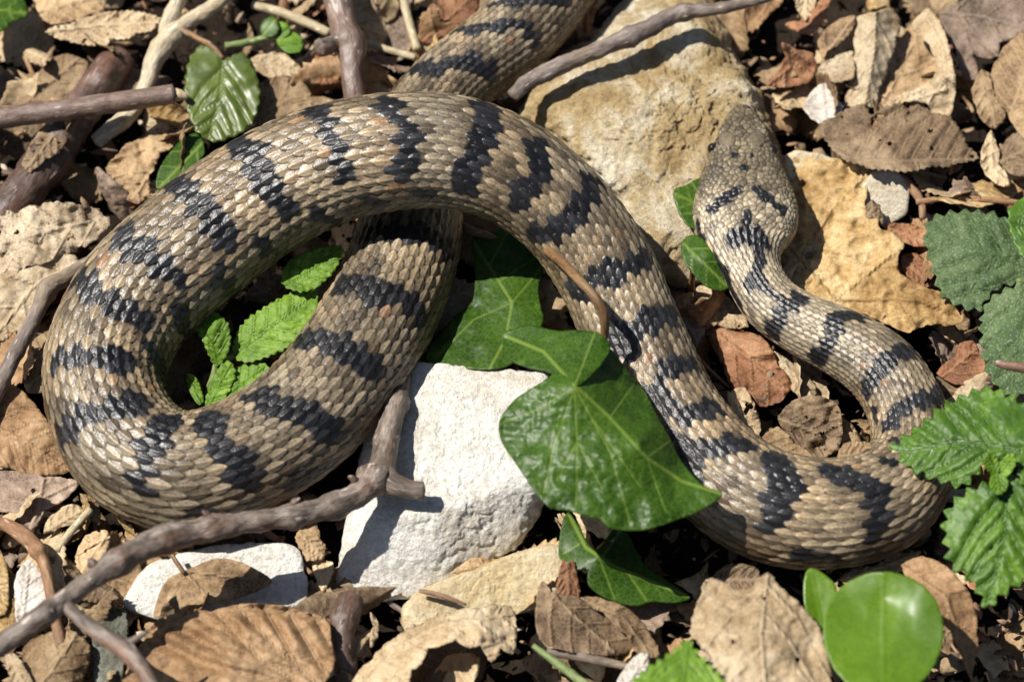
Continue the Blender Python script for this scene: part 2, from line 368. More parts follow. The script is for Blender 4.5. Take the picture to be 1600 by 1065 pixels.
stone('stone', 'crumbly tan earth lump by the pale twig behind the coil', 'yellowstone',
      [(1210, 250, 20), (1240, 232, 28), (1290, 240, 30), (1330, 250, 26), (1330, 275, 16), (1270, 290, 12), (1215, 280, 10), (1230, 260, -50), (1320, 260, -50), (1270, 300, -50)], 5, 10, (6, 30.0), (3, 9.0), 0, 7).__setitem__('label', 'crumbly tan stone just behind the golden oak leaf and the head')

# ------------------------------------------------------------------ snake
PATH = [(1560, -520, 8, 2, 1), (1470, -515, 16, 14, 1), (1340, -470, 34, 30, .97), (1200, -390, 50, 46, .96), (1060, -265, 66, 58, .95), (975, -170, 76, 64, .95), (930, -115, 80, 66, .95), (880, -40, 80, 68, .95), (811, 48, 76, 69, .95), (755, 92, 72, 66, .95), (703, 134, 70, 65, .95), (660, 190, 70, 68, .95), (642, 255, 72, 74, .95),
        (643, 320, 76, 80, .95), (635, 385, 80, 84, .95), (606, 465, 82, 87, .95), (548, 565, 84, 88, .95), (472, 655, 85, 90, .94), (372, 716, 85, 90, .94), (285, 738, 85, 91, .94),
        (217, 712, 85, 92, .93), (174, 650, 86, 90, .93), (164, 572, 90, 92, .92), (208, 476, 104, 100, .9), (300, 388, 136, 102, .9), (402, 312, 172, 100, .9), (500, 264, 208, 96, .92),
        (600, 240, 234, 92, .93), (700, 238, 236, 89, .93), (792, 266, 222, 83, .94), (876, 328, 188, 78, .95), (942, 416, 146, 77, .95), (988, 518, 114, 76, .95),
        (1048, 645, 94, 76, .95), (1112, 730, 86, 79, .95), (1195, 788, 85, 84, .94), (1295, 803, 84, 83, .94), (1378, 782, 80, 78, .94), (1424, 722, 76, 66, .94), (1418, 645, 74, 60, .93),
        (1378, 578, 72, 58, .92), (1316, 536, 70, 54, .9), (1252, 506, 70, 49, .88), (1203, 472, 72, 46, .86), (1178, 432, 74, 45, .84), (1166, 400, 76, 56, .72), (1163, 370, 77, 74, .60),
        (1164, 340, 77, 82, .55), (1163, 310, 77, 78, .55), (1161, 280, 77, 67, .58), (1160, 245, 76, 52, .62), (1160, 220, 75, 41, .68), (1159, 200, 74, 31, .74), (1160, 183, 72, 23, .78),
        (1160, 172, 71, 15, .8), (1160, 166.5, 70, 7, .9), (1160, 165, 70, 1, 1)]
BANDS = [
    [(765, 5), (800, 5), (850, 5), (885, 10), 15], [(712, 48), (745, 42), (775, 38), (800, 32), (825, 50), (838, 68), 22], [(645, 105), (680, 108), (700, 98), (735, 95), (765, 112), 27],
    [(566, 364), (620, 368), (660, 366), (690, 380), (703, 396), 30], [(530, 445), (570, 450), (600, 460), (635, 465), (655, 490), 35], [(576, 415), (589, 409), 8],
    [(475, 525), (510, 532), (540, 547), (565, 562), (585, 577), 38], [(400, 618), (430, 635), (470, 640), (495, 662), (510, 675), 40], [(325, 652), (340, 690), (365, 715), (390, 748), 38],
    [(455, 757), (485, 745), (520, 726), 28], [(268, 655), (243, 688), (222, 720), (216, 762), 38], [(292, 797), (325, 797), 14],
    [(97, 690), (102, 668), (133, 645), (183, 634), (222, 628), 35], [(86, 560), (120, 555), (150, 562), (192, 562), 36], [(238, 545), (255, 580), (264, 606), 28],
    [(122, 438), (150, 460), (180, 480), (205, 488), (224, 497), 34], [(280, 492), (297, 532), 26], [(188, 360), (205, 385), (240, 400), (260, 418), (282, 436), 35], [(338, 432), (372, 462), 24],
    [(265, 285), (300, 305), (330, 332), (348, 372), 38], [(405, 380), (438, 396), 20], [(370, 217), (395, 247), (415, 277), (436, 310), (446, 326), 36], [(495, 334), (525, 350), 20],
    [(490, 165), (505, 190), (520, 220), (530, 250), (541, 277), 33], [(570, 312), (598, 318), 15], [(605, 155), (620, 180), (636, 210), (635, 240), (630, 269), 36], [(655, 305), (680, 308), 14],
    [(750, 162), (764, 197), (750, 231), (733, 262), (727, 292), 36], [(793, 322), (806, 318), 16], [(845, 225), (842, 255), (830, 287), (803, 322), 33],
    [(930, 288), (908, 315), (892, 345), (868, 362), (842, 368), 34], [(1012, 402), (972, 415), (948, 430), (922, 440), 36], [(888, 446), (910, 462), 22], [(1052, 490), (1022, 495), (1000, 510), (985, 532), 34],
    [(948, 520), (978, 548), 28], [(1082, 568), (1050, 572), (1035, 588), 30], [(1018, 606), (1048, 632), 28], [(1115, 632), (1090, 640), (1070, 652), 28], [(1165, 692), (1130, 694), (1104, 706), 28], [(1062, 690), (1085, 735), 30],
    [(1215, 714), (1230, 745), (1222, 780), (1212, 806), 42], [(1295, 737), (1330, 745), (1364, 766), (1375, 800), (1368, 832), 36], [(1248, 868), (1286, 872), 26], [(1376, 716), (1398, 726), 14],
    [(1478, 620), (1442, 620), (1415, 636), (1388, 660), 29], [(1390, 686), (1413, 690), 14], [(1427, 548), (1390, 560), (1370, 580), (1352, 606), 27], [(1362, 638), (1368, 658), 12],
    [(1340, 490), (1312, 493), (1302, 515), (1290, 540), (1278, 562), 26], [(1246, 464), (1225, 480), (1212, 500), (1206, 526), 27], [(1184, 444), (1212, 460), (1240, 467), 13],
    [(1113, 324), (1130, 312), (1150, 297), 18], [(1183, 296), (1199, 309), (1223, 329), 18], [(1167, 332), (1168, 352), 12], [(1146, 376), (1157, 367), (1168, 361), (1180, 365), (1192, 378), 27],
    [(1170, 372), (1186, 385), 20], [(1191, 382), (1189, 400), (1183, 430), 16], [(1170, 441), (1182, 440), 24], [(1088, 352), (1102, 390), (1130, 422), (1138, 450), (1158, 482), 15],
    [(1146, 241), (1146.5, 242), 9], [(1176, 242), (1176.5, 243), 9], [(1158, 262), (1158.5, 265), 9], [(1168, 262), (1168.5, 265), 9], [(1143, 260), (1143.5, 261), 4], [(1182, 263), (1182.5, 264), 5],
]

def hash2(a, b, k=0):
    return _hash(np.asarray(a, np.int64) + 700, np.asarray(b, np.int64) + 900, np.full(np.shape(a), k + 11, np.int64))

def snake():
    ctrl = np.array([[*P(x, y, z), r, hf] for x, y, z, r, hf in PATH])
    c, s = resample(catmull(ctrl, 3), 1.9)
    ker = np.hanning(31); ker /= ker.sum()                       # soften kinks except at the snout
    sm = np.column_stack([np.convolve(np.pad(c[:, i], 15, mode='edge'), ker, 'valid') for i in range(3)])
    wsm = np.clip((s[-1] - s - 60) / 80, 0, 1)[:, None]; c[:, :3] = sm * wsm + c[:, :3] * (1 - wsm)
    N = len(c); C, r, hf = c[:, :3], c[:, 3], c[:, 4]
    T = np.gradient(C, axis=0); T /= np.linalg.norm(T, axis=1)[:, None]
    Z = np.array([0, 0, 1.0]); Nn = Z - T * (T @ Z)[:, None]; Nn /= np.linalg.norm(Nn, axis=1)[:, None]
    B = np.cross(T, Nn)
    x = np.linspace(-1, 1, 320, endpoint=False); th = math.pi * (x - 0.09 * np.sin(2 * math.pi * x) * 0 + 0.12 * (x ** 3 - x)) ; th = th * (math.pi / np.abs(th).max())
    K = len(th)
    headm = np.clip((s - (s[-1] - 330)) / 60, 0, 1)            # 1 on the head
    rr = r * (1 + 0.02 * fbm(np.column_stack([s / 120, s * 0, s * 0]), 2))
    ct, st = np.cos(th), np.sin(th)
    low = np.where(ct < 0, 0.82, 1.0)
    # head: flatter crown, sharp side edge
    flat = 1 - 0.10 * headm[:, None] * np.clip(ct, 0, 1)[None, :] ** 4
    ex = 1 - 0.26 * headm[:, None]
    offb = rr[:, None] * (np.sign(st) * np.abs(st) ** 1.0)[None, :] ; offn = rr[:, None] * hf[:, None] * (np.sign(ct) * low)[None, :] * np.abs(ct)[None, :] ** ex * flat
    brow = np.exp(-((s[:, None] - (s[-1] - 62)) / 20) ** 2) * np.exp(-((np.abs(th)[None, :] - 0.95) / 0.28) ** 2) * headm[:, None]
    cheek = np.exp(-((s[:, None] - (s[-1] - 62)) / 24) ** 2) * np.exp(-((np.abs(th)[None, :] - 1.55) / 0.22) ** 2) * headm[:, None]
    offb = offb * (1 + 0.09 * brow - 0.16 * cheek); offn = offn + 7.0 * brow
    pos = C[:, None, :] + offb[..., None] * B[:, None, :] + offn[..., None] * Nn[:, None, :]
    nor = (st[None, :, None] * hf[:, None, None] * B[:, None, :] + ct[None, :, None] * Nn[:, None, :]); nor /= np.linalg.norm(nor, axis=2)[..., None]
    # --- scale lattice
    dth = math.radians(300) / 31
    pitch = 0.262 * np.maximum(r, 42) ; n = np.r_[0, np.cumsum(np.diff(s) / pitch[1:])]
    nn = np.repeat(n[:, None], K, 1); m = np.repeat((th / dth)[None, :], N, 0)
    nn = nn + 0.05 * np.sin(m * 1.7 + nn * 0.9)
    best = np.full((N, K), -9.0); idm = np.zeros((N, K), np.int32); idn = np.zeros((N, K), np.int32); el = np.ones((N, K)); aa = np.zeros((N, K)); cc = np.zeros((N, K))
    m0 = np.rint(m).astype(np.int32)
    for dm in (-1, 0, 1):
        mk = m0 + dm; off = 0.5 * (mk & 1); k0 = np.rint(nn - off)
        cm = m - mk
        for dk in (-1, 0, 1):
            k = k0 + dk; a = -(nn - (k + off))
            jit = (hash2(mk, k.astype(np.int64)) - 0.5)
            e = (np.abs(a - 0.02) / (0.68 + 0.08 * jit)) ** 1.7 + (np.abs(cm) / (0.575 + 0.05 * jit)) ** 1.7
            H = 0.72 * a + 0.36 * (1 - e) + 0.10 * jit + 0.42 * np.exp(-(cm / 0.13) ** 2) * np.clip(a * 1.5 + 0.8, 0, 1) * np.clip(1.2 - e, 0, 1)
            H = np.where((e < 1) & (np.abs(mk) <= 15), H, -9)
            u = H > best
            best = np.where(u, H, best); idm = np.where(u, mk, idm); idn = np.where(u, k.astype(np.int32), idn); el = np.where(u, e, el); aa = np.where(u, a, aa); cc = np.where(u, cm, cc)
    skin = best < -5
    hgt = np.where(skin, -0.42, best)
    # belly scutes
    bel = np.abs(m) > 15.45
    nb_ = nn * 0.8; kb = np.rint(nb_); ab = -(nb_ - kb)
    hgt = np.where(bel, 0.35 * ab + 0.1, hgt); idm = np.where(bel, 40, idm); idn = np.where(bel, kb.astype(np.int32), idn); skin &= ~bel; el = np.where(bel, np.abs(ab) * 1.5, el); cc = np.where(bel, 1, cc)
    rel = hgt * (0.030 * np.maximum(r, 40))[:, None]
    # --- head shields: irregular small plates
    R = r * (1 + hf) / 2
    hs = s > s[-1] - 262
    i0 = int(np.argmax(hs)); sh = s[i0:, None] - s[i0]; W = th[None, :] * R[i0:, None]; sh = np.repeat(sh, K, 1)
    pt = 8.6
    qi = np.rint(sh / pt); d1 = np.full(sh.shape, 1e9); d2 = np.full(sh.shape, 1e9); hm = np.zeros(sh.shape, np.int32); hn = np.zeros(sh.shape, np.int32)
    for di in (-1, 0, 1):
        ii = (qi + di).astype(np.int64); o = 0.5 * (ii & 1); jj0 = np.rint(W / (pt * 1.0) - o)
        for dj in (-1, 0, 1):
            jj = (jj0 + dj).astype(np.int64)
            px = (ii + 0.85 * (hash2(ii, jj, 1) - .5)) * pt; py = (jj + o + 0.85 * (hash2(ii, jj, 2) - .5)) * pt
            d = np.hypot((sh - px) * 0.9, W - py)
            u = d < d1; d2 = np.where(u, d1, np.minimum(d2, d)); d1 = np.where(u, d, d1); hm = np.where(u, ii, hm); hn = np.where(u, jj, hn)
    gap = np.clip((d2 - d1) / 2.4, 0, 1)
    hh = 0.9 * (1 - (d1 / 7.0) ** 2) + 1.3 * gap
    hb = np.clip(1 - sh / 14, 0, 1)
    rel[i0:] = np.where(np.abs(th)[None, :] < 2.5, hh * np.clip((s[-1] - s[i0:]) / 20, 0.2, 1)[:, None], rel[i0:] * 0.4)
    # projection lookup for markings
    px, py, pz = proj(pos.reshape(-1, 3)); px = px.reshape(N, K)[::2, ::2]; py = py.reshape(N, K)[::2, ::2]; pz = pz.reshape(N, K)[::2, ::2]
    facing = np.einsum('ijk,ijk->ij', nor[::2, ::2], CAM - pos[::2, ::2]) > 0
    def look(x, y):
        d = np.where(facing, np.hypot(px - x, py - y), 1e9); lim = max(3.0, d.min() + 0.5)
        q = np.where(d < lim, pz, 1e9).argmin(); i, j = np.unravel_index(q, px.shape); return i * 2, j * 2
    # supraocular plates
    for ex, ey in ((1136, 217), (1184, 217)):
        i, j = look(ex, ey); q = pos[i, j]
        dd = (pos[i0:] - q); du = dd @ T[i]; dv = dd @ B[i]
        e = (du / 17) ** 2 + (dv / 13) ** 2
        up = (e < 1) & (np.abs(th)[None, :] < 2.2)
        rel[i0:] = np.where(up, 1.6 + 2.2 * np.sqrt(np.clip(1 - e, 0, 1)) + 0.25 * rel[i0:], rel[i0:]); hm = np.where(up, 500 + int(ex), hm); hn = np.where(up, 77, hn); gap = np.where(up, np.clip((1 - e) * 4, 0, 1), gap)
    pos2 = pos + nor * rel[..., None]
    # --- colours per scale
    head = np.zeros((N, K), bool); head[i0:] = True
    IDM = idm.copy(); IDN = idn.copy(); IDM[i0:] = hm + 5000; IDN[i0:] = hn
    key = IDM.astype(np.int64) * 100000 + IDN + 50000
    uq, inv = np.unique(key.ravel(), return_inverse=True); inv = inv.ravel()
    cnt = np.bincount(inv); cen = np.column_stack([np.bincount(inv, pos[..., q].ravel()) / cnt for q in range(3)])
    sc = np.bincount(inv, np.repeat(s, K)) / cnt; tc = np.bincount(inv, np.tile(th, N)) / cnt
    um = uq // 100000; un = uq % 100000
    h1 = hash2(um, un, 3); h2 = hash2(um, un, 4); h3 = hash2(um, un, 5)
    lf = fbm(cen / 45.0, 3)[:, None]
    A = np.array([0.066, 0.049, 0.03]); Bc = np.array([0.278, 0.214, 0.134]); Or = np.array([0.26, 0.125, 0.055])
    warm = 0.5 + 0.5 * fbm(cen / 110.0 + 2, 2)[:, None]; Bc = Bc * (1 + (warm - 0.5) * np.array([0.25, 0.05, -0.25]))
    base = A + (Bc - A) * np.clip(h1[:, None] * 0.85 + 0.5 * lf + 0.12, 0, 1.1)
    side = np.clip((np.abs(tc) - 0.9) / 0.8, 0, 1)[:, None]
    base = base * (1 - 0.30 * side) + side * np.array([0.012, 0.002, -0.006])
    om = ((h2 > 0.988) & (sc < s[-1] - 300))[:, None] * (0.25 + 0.4 * h3[:, None]) + np.clip(fbm(cen / 22.0 + 7, 2)[:, None] - 0.3, 0, 1) * 0.35
    base = base * (1 - om) + Or * om
    # neck and head greyer and paler
    hw = np.clip((sc - (s[-1] - 620)) / 280, 0, 1)[:, None]
    grey = np.array([0.30, 0.245, 0.165]) * (0.72 + 0.5 * h1[:, None]); base = base * (1 - hw) + grey * hw
    snt = np.clip((sc - (s[-1] - 225)) / 60, 0, 1)[:, None]; base = base * (1 - 0.5 * snt) * (1 - snt * (0.0, 0.02, 0.10))
    mot = np.clip(fbm(cen / 13.0 + 3, 2)[:, None] * 1.1, -.5, .5) * hw; base = base * (1 + 0.7 * mot)
    belly = (um == 40)[:, None]; base = np.where(belly, np.array([0.36, 0.32, 0.27]) * (0.35 + 0.8 * h1[:, None]), base)
    lat = (np.abs(tc) > 2.25)[:, None] & ~belly; base = np.where(lat & (h2[:, None] < 0.3), base * 0.3, base)
    # dark crossbands: follow whole scales, with edges that run part way through some
    flatp = pos.reshape(-1, 3); vb = np.zeros(N * K)
    fray = fbm(flatp[:, :] / 7.0, 2) if False else (h3[inv] - 0.5)
    for bd in BANDS:
        wd = bd[-1]; pts = []; ss = []
        for q in bd[:-1]:
            i, j = look(*q); pts.append(pos[i, j]); ss.append(s[i])
        pts = np.array(pts); ia = max(0, np.searchsorted(s, min(ss) - 55)); ib = np.searchsorted(s, max(ss) + 55)
        sl_ = slice(ia * K, ib * K); hd = 0.25 if min(ss) > s[-1] - 290 else 0.68
        q = flatp[sl_] * (1 - hd) + cen[inv[sl_]] * hd
        d = np.full(len(q), 1e9)
        for a, b in zip(pts[:-1], pts[1:]):
            ab = b - a; t = np.clip(((q - a) @ ab) / max(ab @ ab, 1e-6), 0, 1); d = np.minimum(d, np.linalg.norm(q - (a + t[:, None] * ab), axis=1))
        d = d + fray[sl_] * min(12, wd * 0.38)
        ext = 0.56 if wd > 25 else 0.5
        vb[sl_] = np.maximum(vb[sl_], np.clip((wd * ext - d) / 1.6 + 0.5, 0, 1))
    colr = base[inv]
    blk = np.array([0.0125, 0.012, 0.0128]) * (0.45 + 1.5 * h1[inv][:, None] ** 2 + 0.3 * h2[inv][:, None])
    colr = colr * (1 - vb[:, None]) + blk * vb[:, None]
    colr = colr.reshape(N, K, 3); isb = vb.reshape(N, K)
    # within each scale: highlight painted along the keel, paler trailing rim, dark seam
    keel = np.exp(-(cc / 0.10) ** 2)[..., None] * (1 - head[..., None])
    colr = colr * (1 + 0.55 * keel)
    rim = np.clip((el - 0.45) / 0.4, 0, 1)[..., None] * (aa > 0)[..., None] * (1 - head[..., None]) * (1 - isb[..., None])
    colr = colr * (1 + 0.35 * rim)
    seam = np.clip((el - 0.78) / 0.2, 0, 1)[..., None] * (1 - head[..., None]); colr = colr * (1 - 0.8 * seam)
    gp = np.ones((N, K)); gp[i0:] = gap; colr = colr * (0.28 + 0.72 * gp[..., None])
    sk = np.array([0.022, 0.019, 0.016]); colr = np.where((skin & ~head)[..., None], sk, colr)
    mt_ = fbm(flatp / np.array([3.2, 3.2, 3.2]), 2).reshape(N, K, 1); m2_ = fbm(flatp / 60.0 + 4, 2).reshape(N, K, 1)
    colr = colr * np.clip(1 + 0.42 * mt_, 0.4, 1.7) * (1 + 0.35 * m2_)
    base_dark = np.clip(0.25 - aa, 0, 0.6)[..., None] * (1 - head[..., None]); colr = colr * (1 - 0.45 * base_dark)
    # mesh
    idx = np.arange(N * K).reshape(N, K); nx = np.roll(idx, -1, axis=1)
    f = np.column_stack([idx[:-1].ravel(), idx[1:].ravel(), nx[1:].ravel(), nx[:-1].ravel()])
    v = pos2.reshape(-1, 3)
    rt = bpy.data.objects.new('snake', None); col.objects.link(rt); rt.location = Vector((P(800, 532, 0)) * U); rt.empty_display_size = .02
    tag(rt, 'tan viper with black crossbands lying in a loose loop over leaves and stones', 'snake')
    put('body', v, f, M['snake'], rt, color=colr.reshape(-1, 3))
    # eyes
    d, ff = ico(4)
    for ex, ey, sg in ((1117, 229, -1), (1204, 229, 1)):
        i, j = look(ex, ey); q = pos[i, j]
        j2 = int(np.argmin(np.abs(th - (1.25 if (pos[i, K // 2 + 40] - C[i]) @ RGT * sg > 0 else -1.25))))
        q = pos[i, j2]
        put('eye', q + d * 9.0, ff, M['eye'], rt)
    return C, r, hf
SN_C, SN_R, SN_H = snake()

# ------------------------------------------------------------------ leaves traced with their own heights
def hfield(ctrl):
    c = np.asarray(ctrl, float)
    if len(c) == 1: return lambda x, y: np.full(np.shape(x), c[0, 2])
    n = len(c); r = np.hypot(c[:, None, 0] - c[None, :, 0], c[:, None, 1] - c[None, :, 1])
    A = np.zeros((n + 1, n + 1)); A[:n, :n] = -r; A[:n, n] = 1; A[n, :n] = 1
    wgt = np.linalg.lstsq(A, np.r_[c[:, 2], 0], rcond=None)[0]
    def f(x, y):
        o = np.full(np.shape(x), wgt[n])
        for i in range(n): o = o - wgt[i] * np.hypot(x - c[i, 0], y - c[i, 1])
        return o
    return f

def seg_dist(x, y, line):
    d = np.full(x.shape, 1e9); sgn = np.ones(x.shape); al = np.zeros(x.shape); L = 0
    for (ax, ay), (bx, by) in zip(line[:-1], line[1:]):
        vx, vy = bx - ax, by - ay; l = math.hypot(vx, vy) + 1e-9
        t = np.clip(((x - ax) * vx + (y - ay) * vy) / l ** 2, 0, 1); dd = np.hypot(x - ax - t * vx, y - ay - t * vy)
        u = dd < d; d = np.where(u, dd, d); sgn = np.where(u, np.sign(vx * (y - ay) - vy * (x - ax)), sgn); al = np.where(u, L + t * l, al); L += l
    return d, sgn, al, L

def inside(x, y, poly):
    r = np.zeros(x.shape, bool); n = len(poly)
    for i in range(n):
        x1, y1 = poly[i]; x2, y2 = poly[(i + 1) % n]
        c = ((y1 > y) != (y2 > y)) & (x < (x2 - x1) * (y - y1) / (y2 - y1 + 1e-12) + x1); r ^= c
    return r

_seed = [0]
def leaf(name, label, mat, poly, h, mid, cat='leaf', parent=None, teeth=0, tamp=0, jag=1.2, step=5.0, wave=5.0, pleat=0.0, lat=0, latang=48,
         vw=3.0, ridge=0.0, fold=(0, 0), veins=None, thick=0.8, smooth_poly=True, quilt=0.0, curl=0.0, group=None, wscale=38.0, crumple=None):
    _seed[0] += 1; sd = _seed[0]
    if name in ('dead_leaf', 'oak_leaf'):
        step = min(step, 4.0); jag = jag + 0.8; crumple = 3.0 if crumple is None else crumple
        ext_ = np.ptp(np.asarray(poly, float), axis=0).max()
        curl = curl or random.choice((-1, 1, 1)) * random.uniform(5, 14) * min(1, ext_ / 90); wave *= 1.25
        lat = lat or (5 if not veins else 0); ridge = ridge or -1.3
        if name == 'dead_leaf': smooth_poly = False
    poly = np.asarray(poly, float)
    if smooth_poly:
        pc = np.vstack([poly, poly[:1]]); e = np.vstack([poly[-1:], pc, poly[1:2]])
        out = []
        for i in range(1, len(e) - 2):
            p0, p1, p2, p3 = e[i - 1], e[i], e[i + 1], e[i + 2]
            m = max(2, int(np.linalg.norm(p2 - p1) / step * 1.2))
            for t in np.linspace(0, 1, m, endpoint=False):
                out.append(0.5 * ((2 * p1) + (p2 - p0) * t * 0.9 + (2 * p0 - 5 * p1 + 4 * p2 - p3) * t * t * 0.9 * 1 + (-p0 + 3 * p1 - 3 * p2 + p3) * t ** 3 * 0.9) if False else
                           (p1 + 0.5 * t * ((p2 - p0) + t * (2 * p0 - 5 * p1 + 4 * p2 - p3 + t * (3 * (p1 - p2) + p3 - p0)))))
        poly = np.array(out)
    else:
        out = []
        for p1, p2 in zip(poly, np.roll(poly, -1, axis=0)):
            m = max(1, int(round(np.linalg.norm(p2 - p1) / (step * 0.85))))
            nr = np.array([p2[1] - p1[1], p1[0] - p2[0]]) * 0.07
            ar = np.sum(poly[:, 0] * np.roll(poly[:, 1], -1) - np.roll(poly[:, 0], -1) * poly[:, 1])
            out += [p1 + (p2 - p1) * t + nr * (1 if ar > 0 else -1) * 4 * t * (1 - t) for t in np.arange(m) / m]
        poly = np.array(out)
    cen = poly.mean(0)
    nx = np.column_stack([np.roll(poly[:, 1], -1) - np.roll(poly[:, 1], 1), -(np.roll(poly[:, 0], -1) - np.roll(poly[:, 0], 1))])
    nx /= np.linalg.norm(nx, axis=1)[:, None] + 1e-9
    area = np.sum(poly[:, 0] * np.roll(poly[:, 1], -1) - np.roll(poly[:, 0], -1) * poly[:, 1]); nx *= 1 if area > 0 else -1
    per = np.r_[0, np.cumsum(np.linalg.norm(np.diff(poly, axis=0), axis=1))]
    off = jag * fbm(np.column_stack([poly / 7.0, np.full(len(poly), sd * 3.1)]), 3)
    if teeth:
        ph = (per / teeth) % 1.0; _, sg, al, _ = seg_dist(poly[:, 0], poly[:, 1], mid)
        off = off + tamp * (np.abs(ph * 2 - 1) * 2 - 1) * (0.75 + 0.5 * hash2(np.floor(per / teeth).astype(int), per.astype(int) * 0 + sd))
    poly = poly + nx * off[:, None]
    lo, hi = poly.min(0), poly.max(0)
    gx, gy = np.meshgrid(np.arange(lo[0], hi[0], step), np.arange(lo[1], hi[1], step * 0.87))
    gx = gx + (np.arange(gx.shape[0]) % 2)[:, None] * step / 2
    gx = gx.ravel(); gy = gy.ravel(); k = inside(gx, gy, poly); gx, gy = gx[k], gy[k]
    # keep interior points off the rim
    dm = np.min(np.hypot(gx[:, None] - poly[None, :, 0], gy[:, None] - poly[None, :, 1]), axis=1) > step * 0.55
    gx, gy = gx[dm], gy[dm]
    nb = len(poly)
    vin = [Vector(p) for p in poly] + [Vector((a, b)) for a, b in zip(gx, gy)]
    res = delaunay_2d_cdt(vin, [(i, (i + 1) % nb) for i in range(nb)], [], 1, 1e-4)
    xy = np.array([v[:] for v in res[0]]); tri = np.array([f for f in res[2] if len(f) == 3])
    x, y = xy[:, 0], xy[:, 1]
    dmid, sg, al, L = seg_dist(x, y, mid)
    lines = list(veins or [])
    vein = np.clip(1.25 - dmid / vw, 0, 1); lt = np.full(x.shape, 1e9)
    if lat:
        for i in range(lat):
            for sd2 in (-1, 1):
                t = (i + 0.55 + 0.12 * sd2) / lat * L * 0.98; acc = 0
                for (ax, ay), (bx, by) in zip(mid[:-1], mid[1:]):
                    l = math.hypot(bx - ax, by - ay)
                    if t <= acc + l + 1e-6:
                        q = (t - acc) / l; a0 = math.atan2(by - ay, bx - ax) + sd2 * math.radians(latang)
                        sx, sy = ax + (bx - ax) * q, ay + (by - ay) * q; Lr = L * 1.2
                        a1 = a0 - sd2 * math.radians(14)
                        lp = [(sx, sy), (sx + 0.3 * L * math.cos(a0), sy + 0.3 * L * math.sin(a0)), (sx + 0.3 * L * math.cos(a0) + Lr * math.cos(a1), sy + 0.3 * L * math.sin(a0) + Lr * math.sin(a1))]
                        dd, _, _, _ = seg_dist(x, y, lp); dd = np.where(sg == sd2, dd, 1e9); lt = np.minimum(lt, dd); break
                    acc += l
    for ln in lines:
        dd, _, _, _ = seg_dist(x, y, ln); lt = np.minimum(lt, dd)
    vein = np.maximum(vein, 0.8 * np.clip(1.2 - lt / (vw * 0.75), 0, 1))
    z = hfield(h)(x, y)
    z = z + np.where(sg > 0, fold[1], fold[0]) * dmid
    p3 = np.column_stack([x / wscale, y / wscale, np.full(x.shape, sd * 7.7)])
    z = z + wave * fbm(p3, 3, 0.45) * (0.5 + 0.5 * np.clip(dmid / 25, 0, 1))
    if crumple:
        rdg = np.abs(fbm(np.column_stack([x / (wscale * 0.55), y / (wscale * 0.55), np.full(x.shape, sd * 3.3)]), 3, 0.55)); z = z + crumple * (0.5 - rdg * 2)
    sp = L / max(lat, 1) * 0.75
    if pleat: z = z + pleat * np.clip(np.minimum(lt, dmid) / (sp * 0.5), 0, 1) ** 0.8
    if quilt:
        cell = np.abs(fbm(np.column_stack([x / 9.0, y / 9.0, np.full(x.shape, sd)]), 2)); z = z + quilt * np.sqrt(cell)
    z = z - ridge * vein
    if curl:
        db = np.min(np.hypot(x[:, None] - poly[None, ::3, 0], y[:, None] - poly[None, ::3, 1]), axis=1); z = z + curl * np.exp(-db / 11.0) * (0.55 + 0.9 * fbm(np.column_stack([x / 45.0, y / 45.0, np.full(x.shape, sd * 1.9)]), 2))
    v = P(x, y, z)
    if name == 'dead_leaf' and random.random() < 0.45 and len(tri) > 300:
        tc_ = xy[tri].mean(1); hn_ = fbm(np.column_stack([tc_ / 13.0, np.full(len(tri), sd * 9.1)]), 2); tri = tri[hn_ < 0.62]
    # upright orientation
    a = np.cross(v[tri[:, 1]] - v[tri[:, 0]], v[tri[:, 2]] - v[tri[:, 0]]); fl = a[:, 2] < 0; tri[fl] = tri[fl][:, ::-1]
    o = put(name, v, tri, M[mat], parent, attrs={'vein': vein}, thick=thick)
    if label: tag(o, label, cat if parent is None else None, group)
    return o

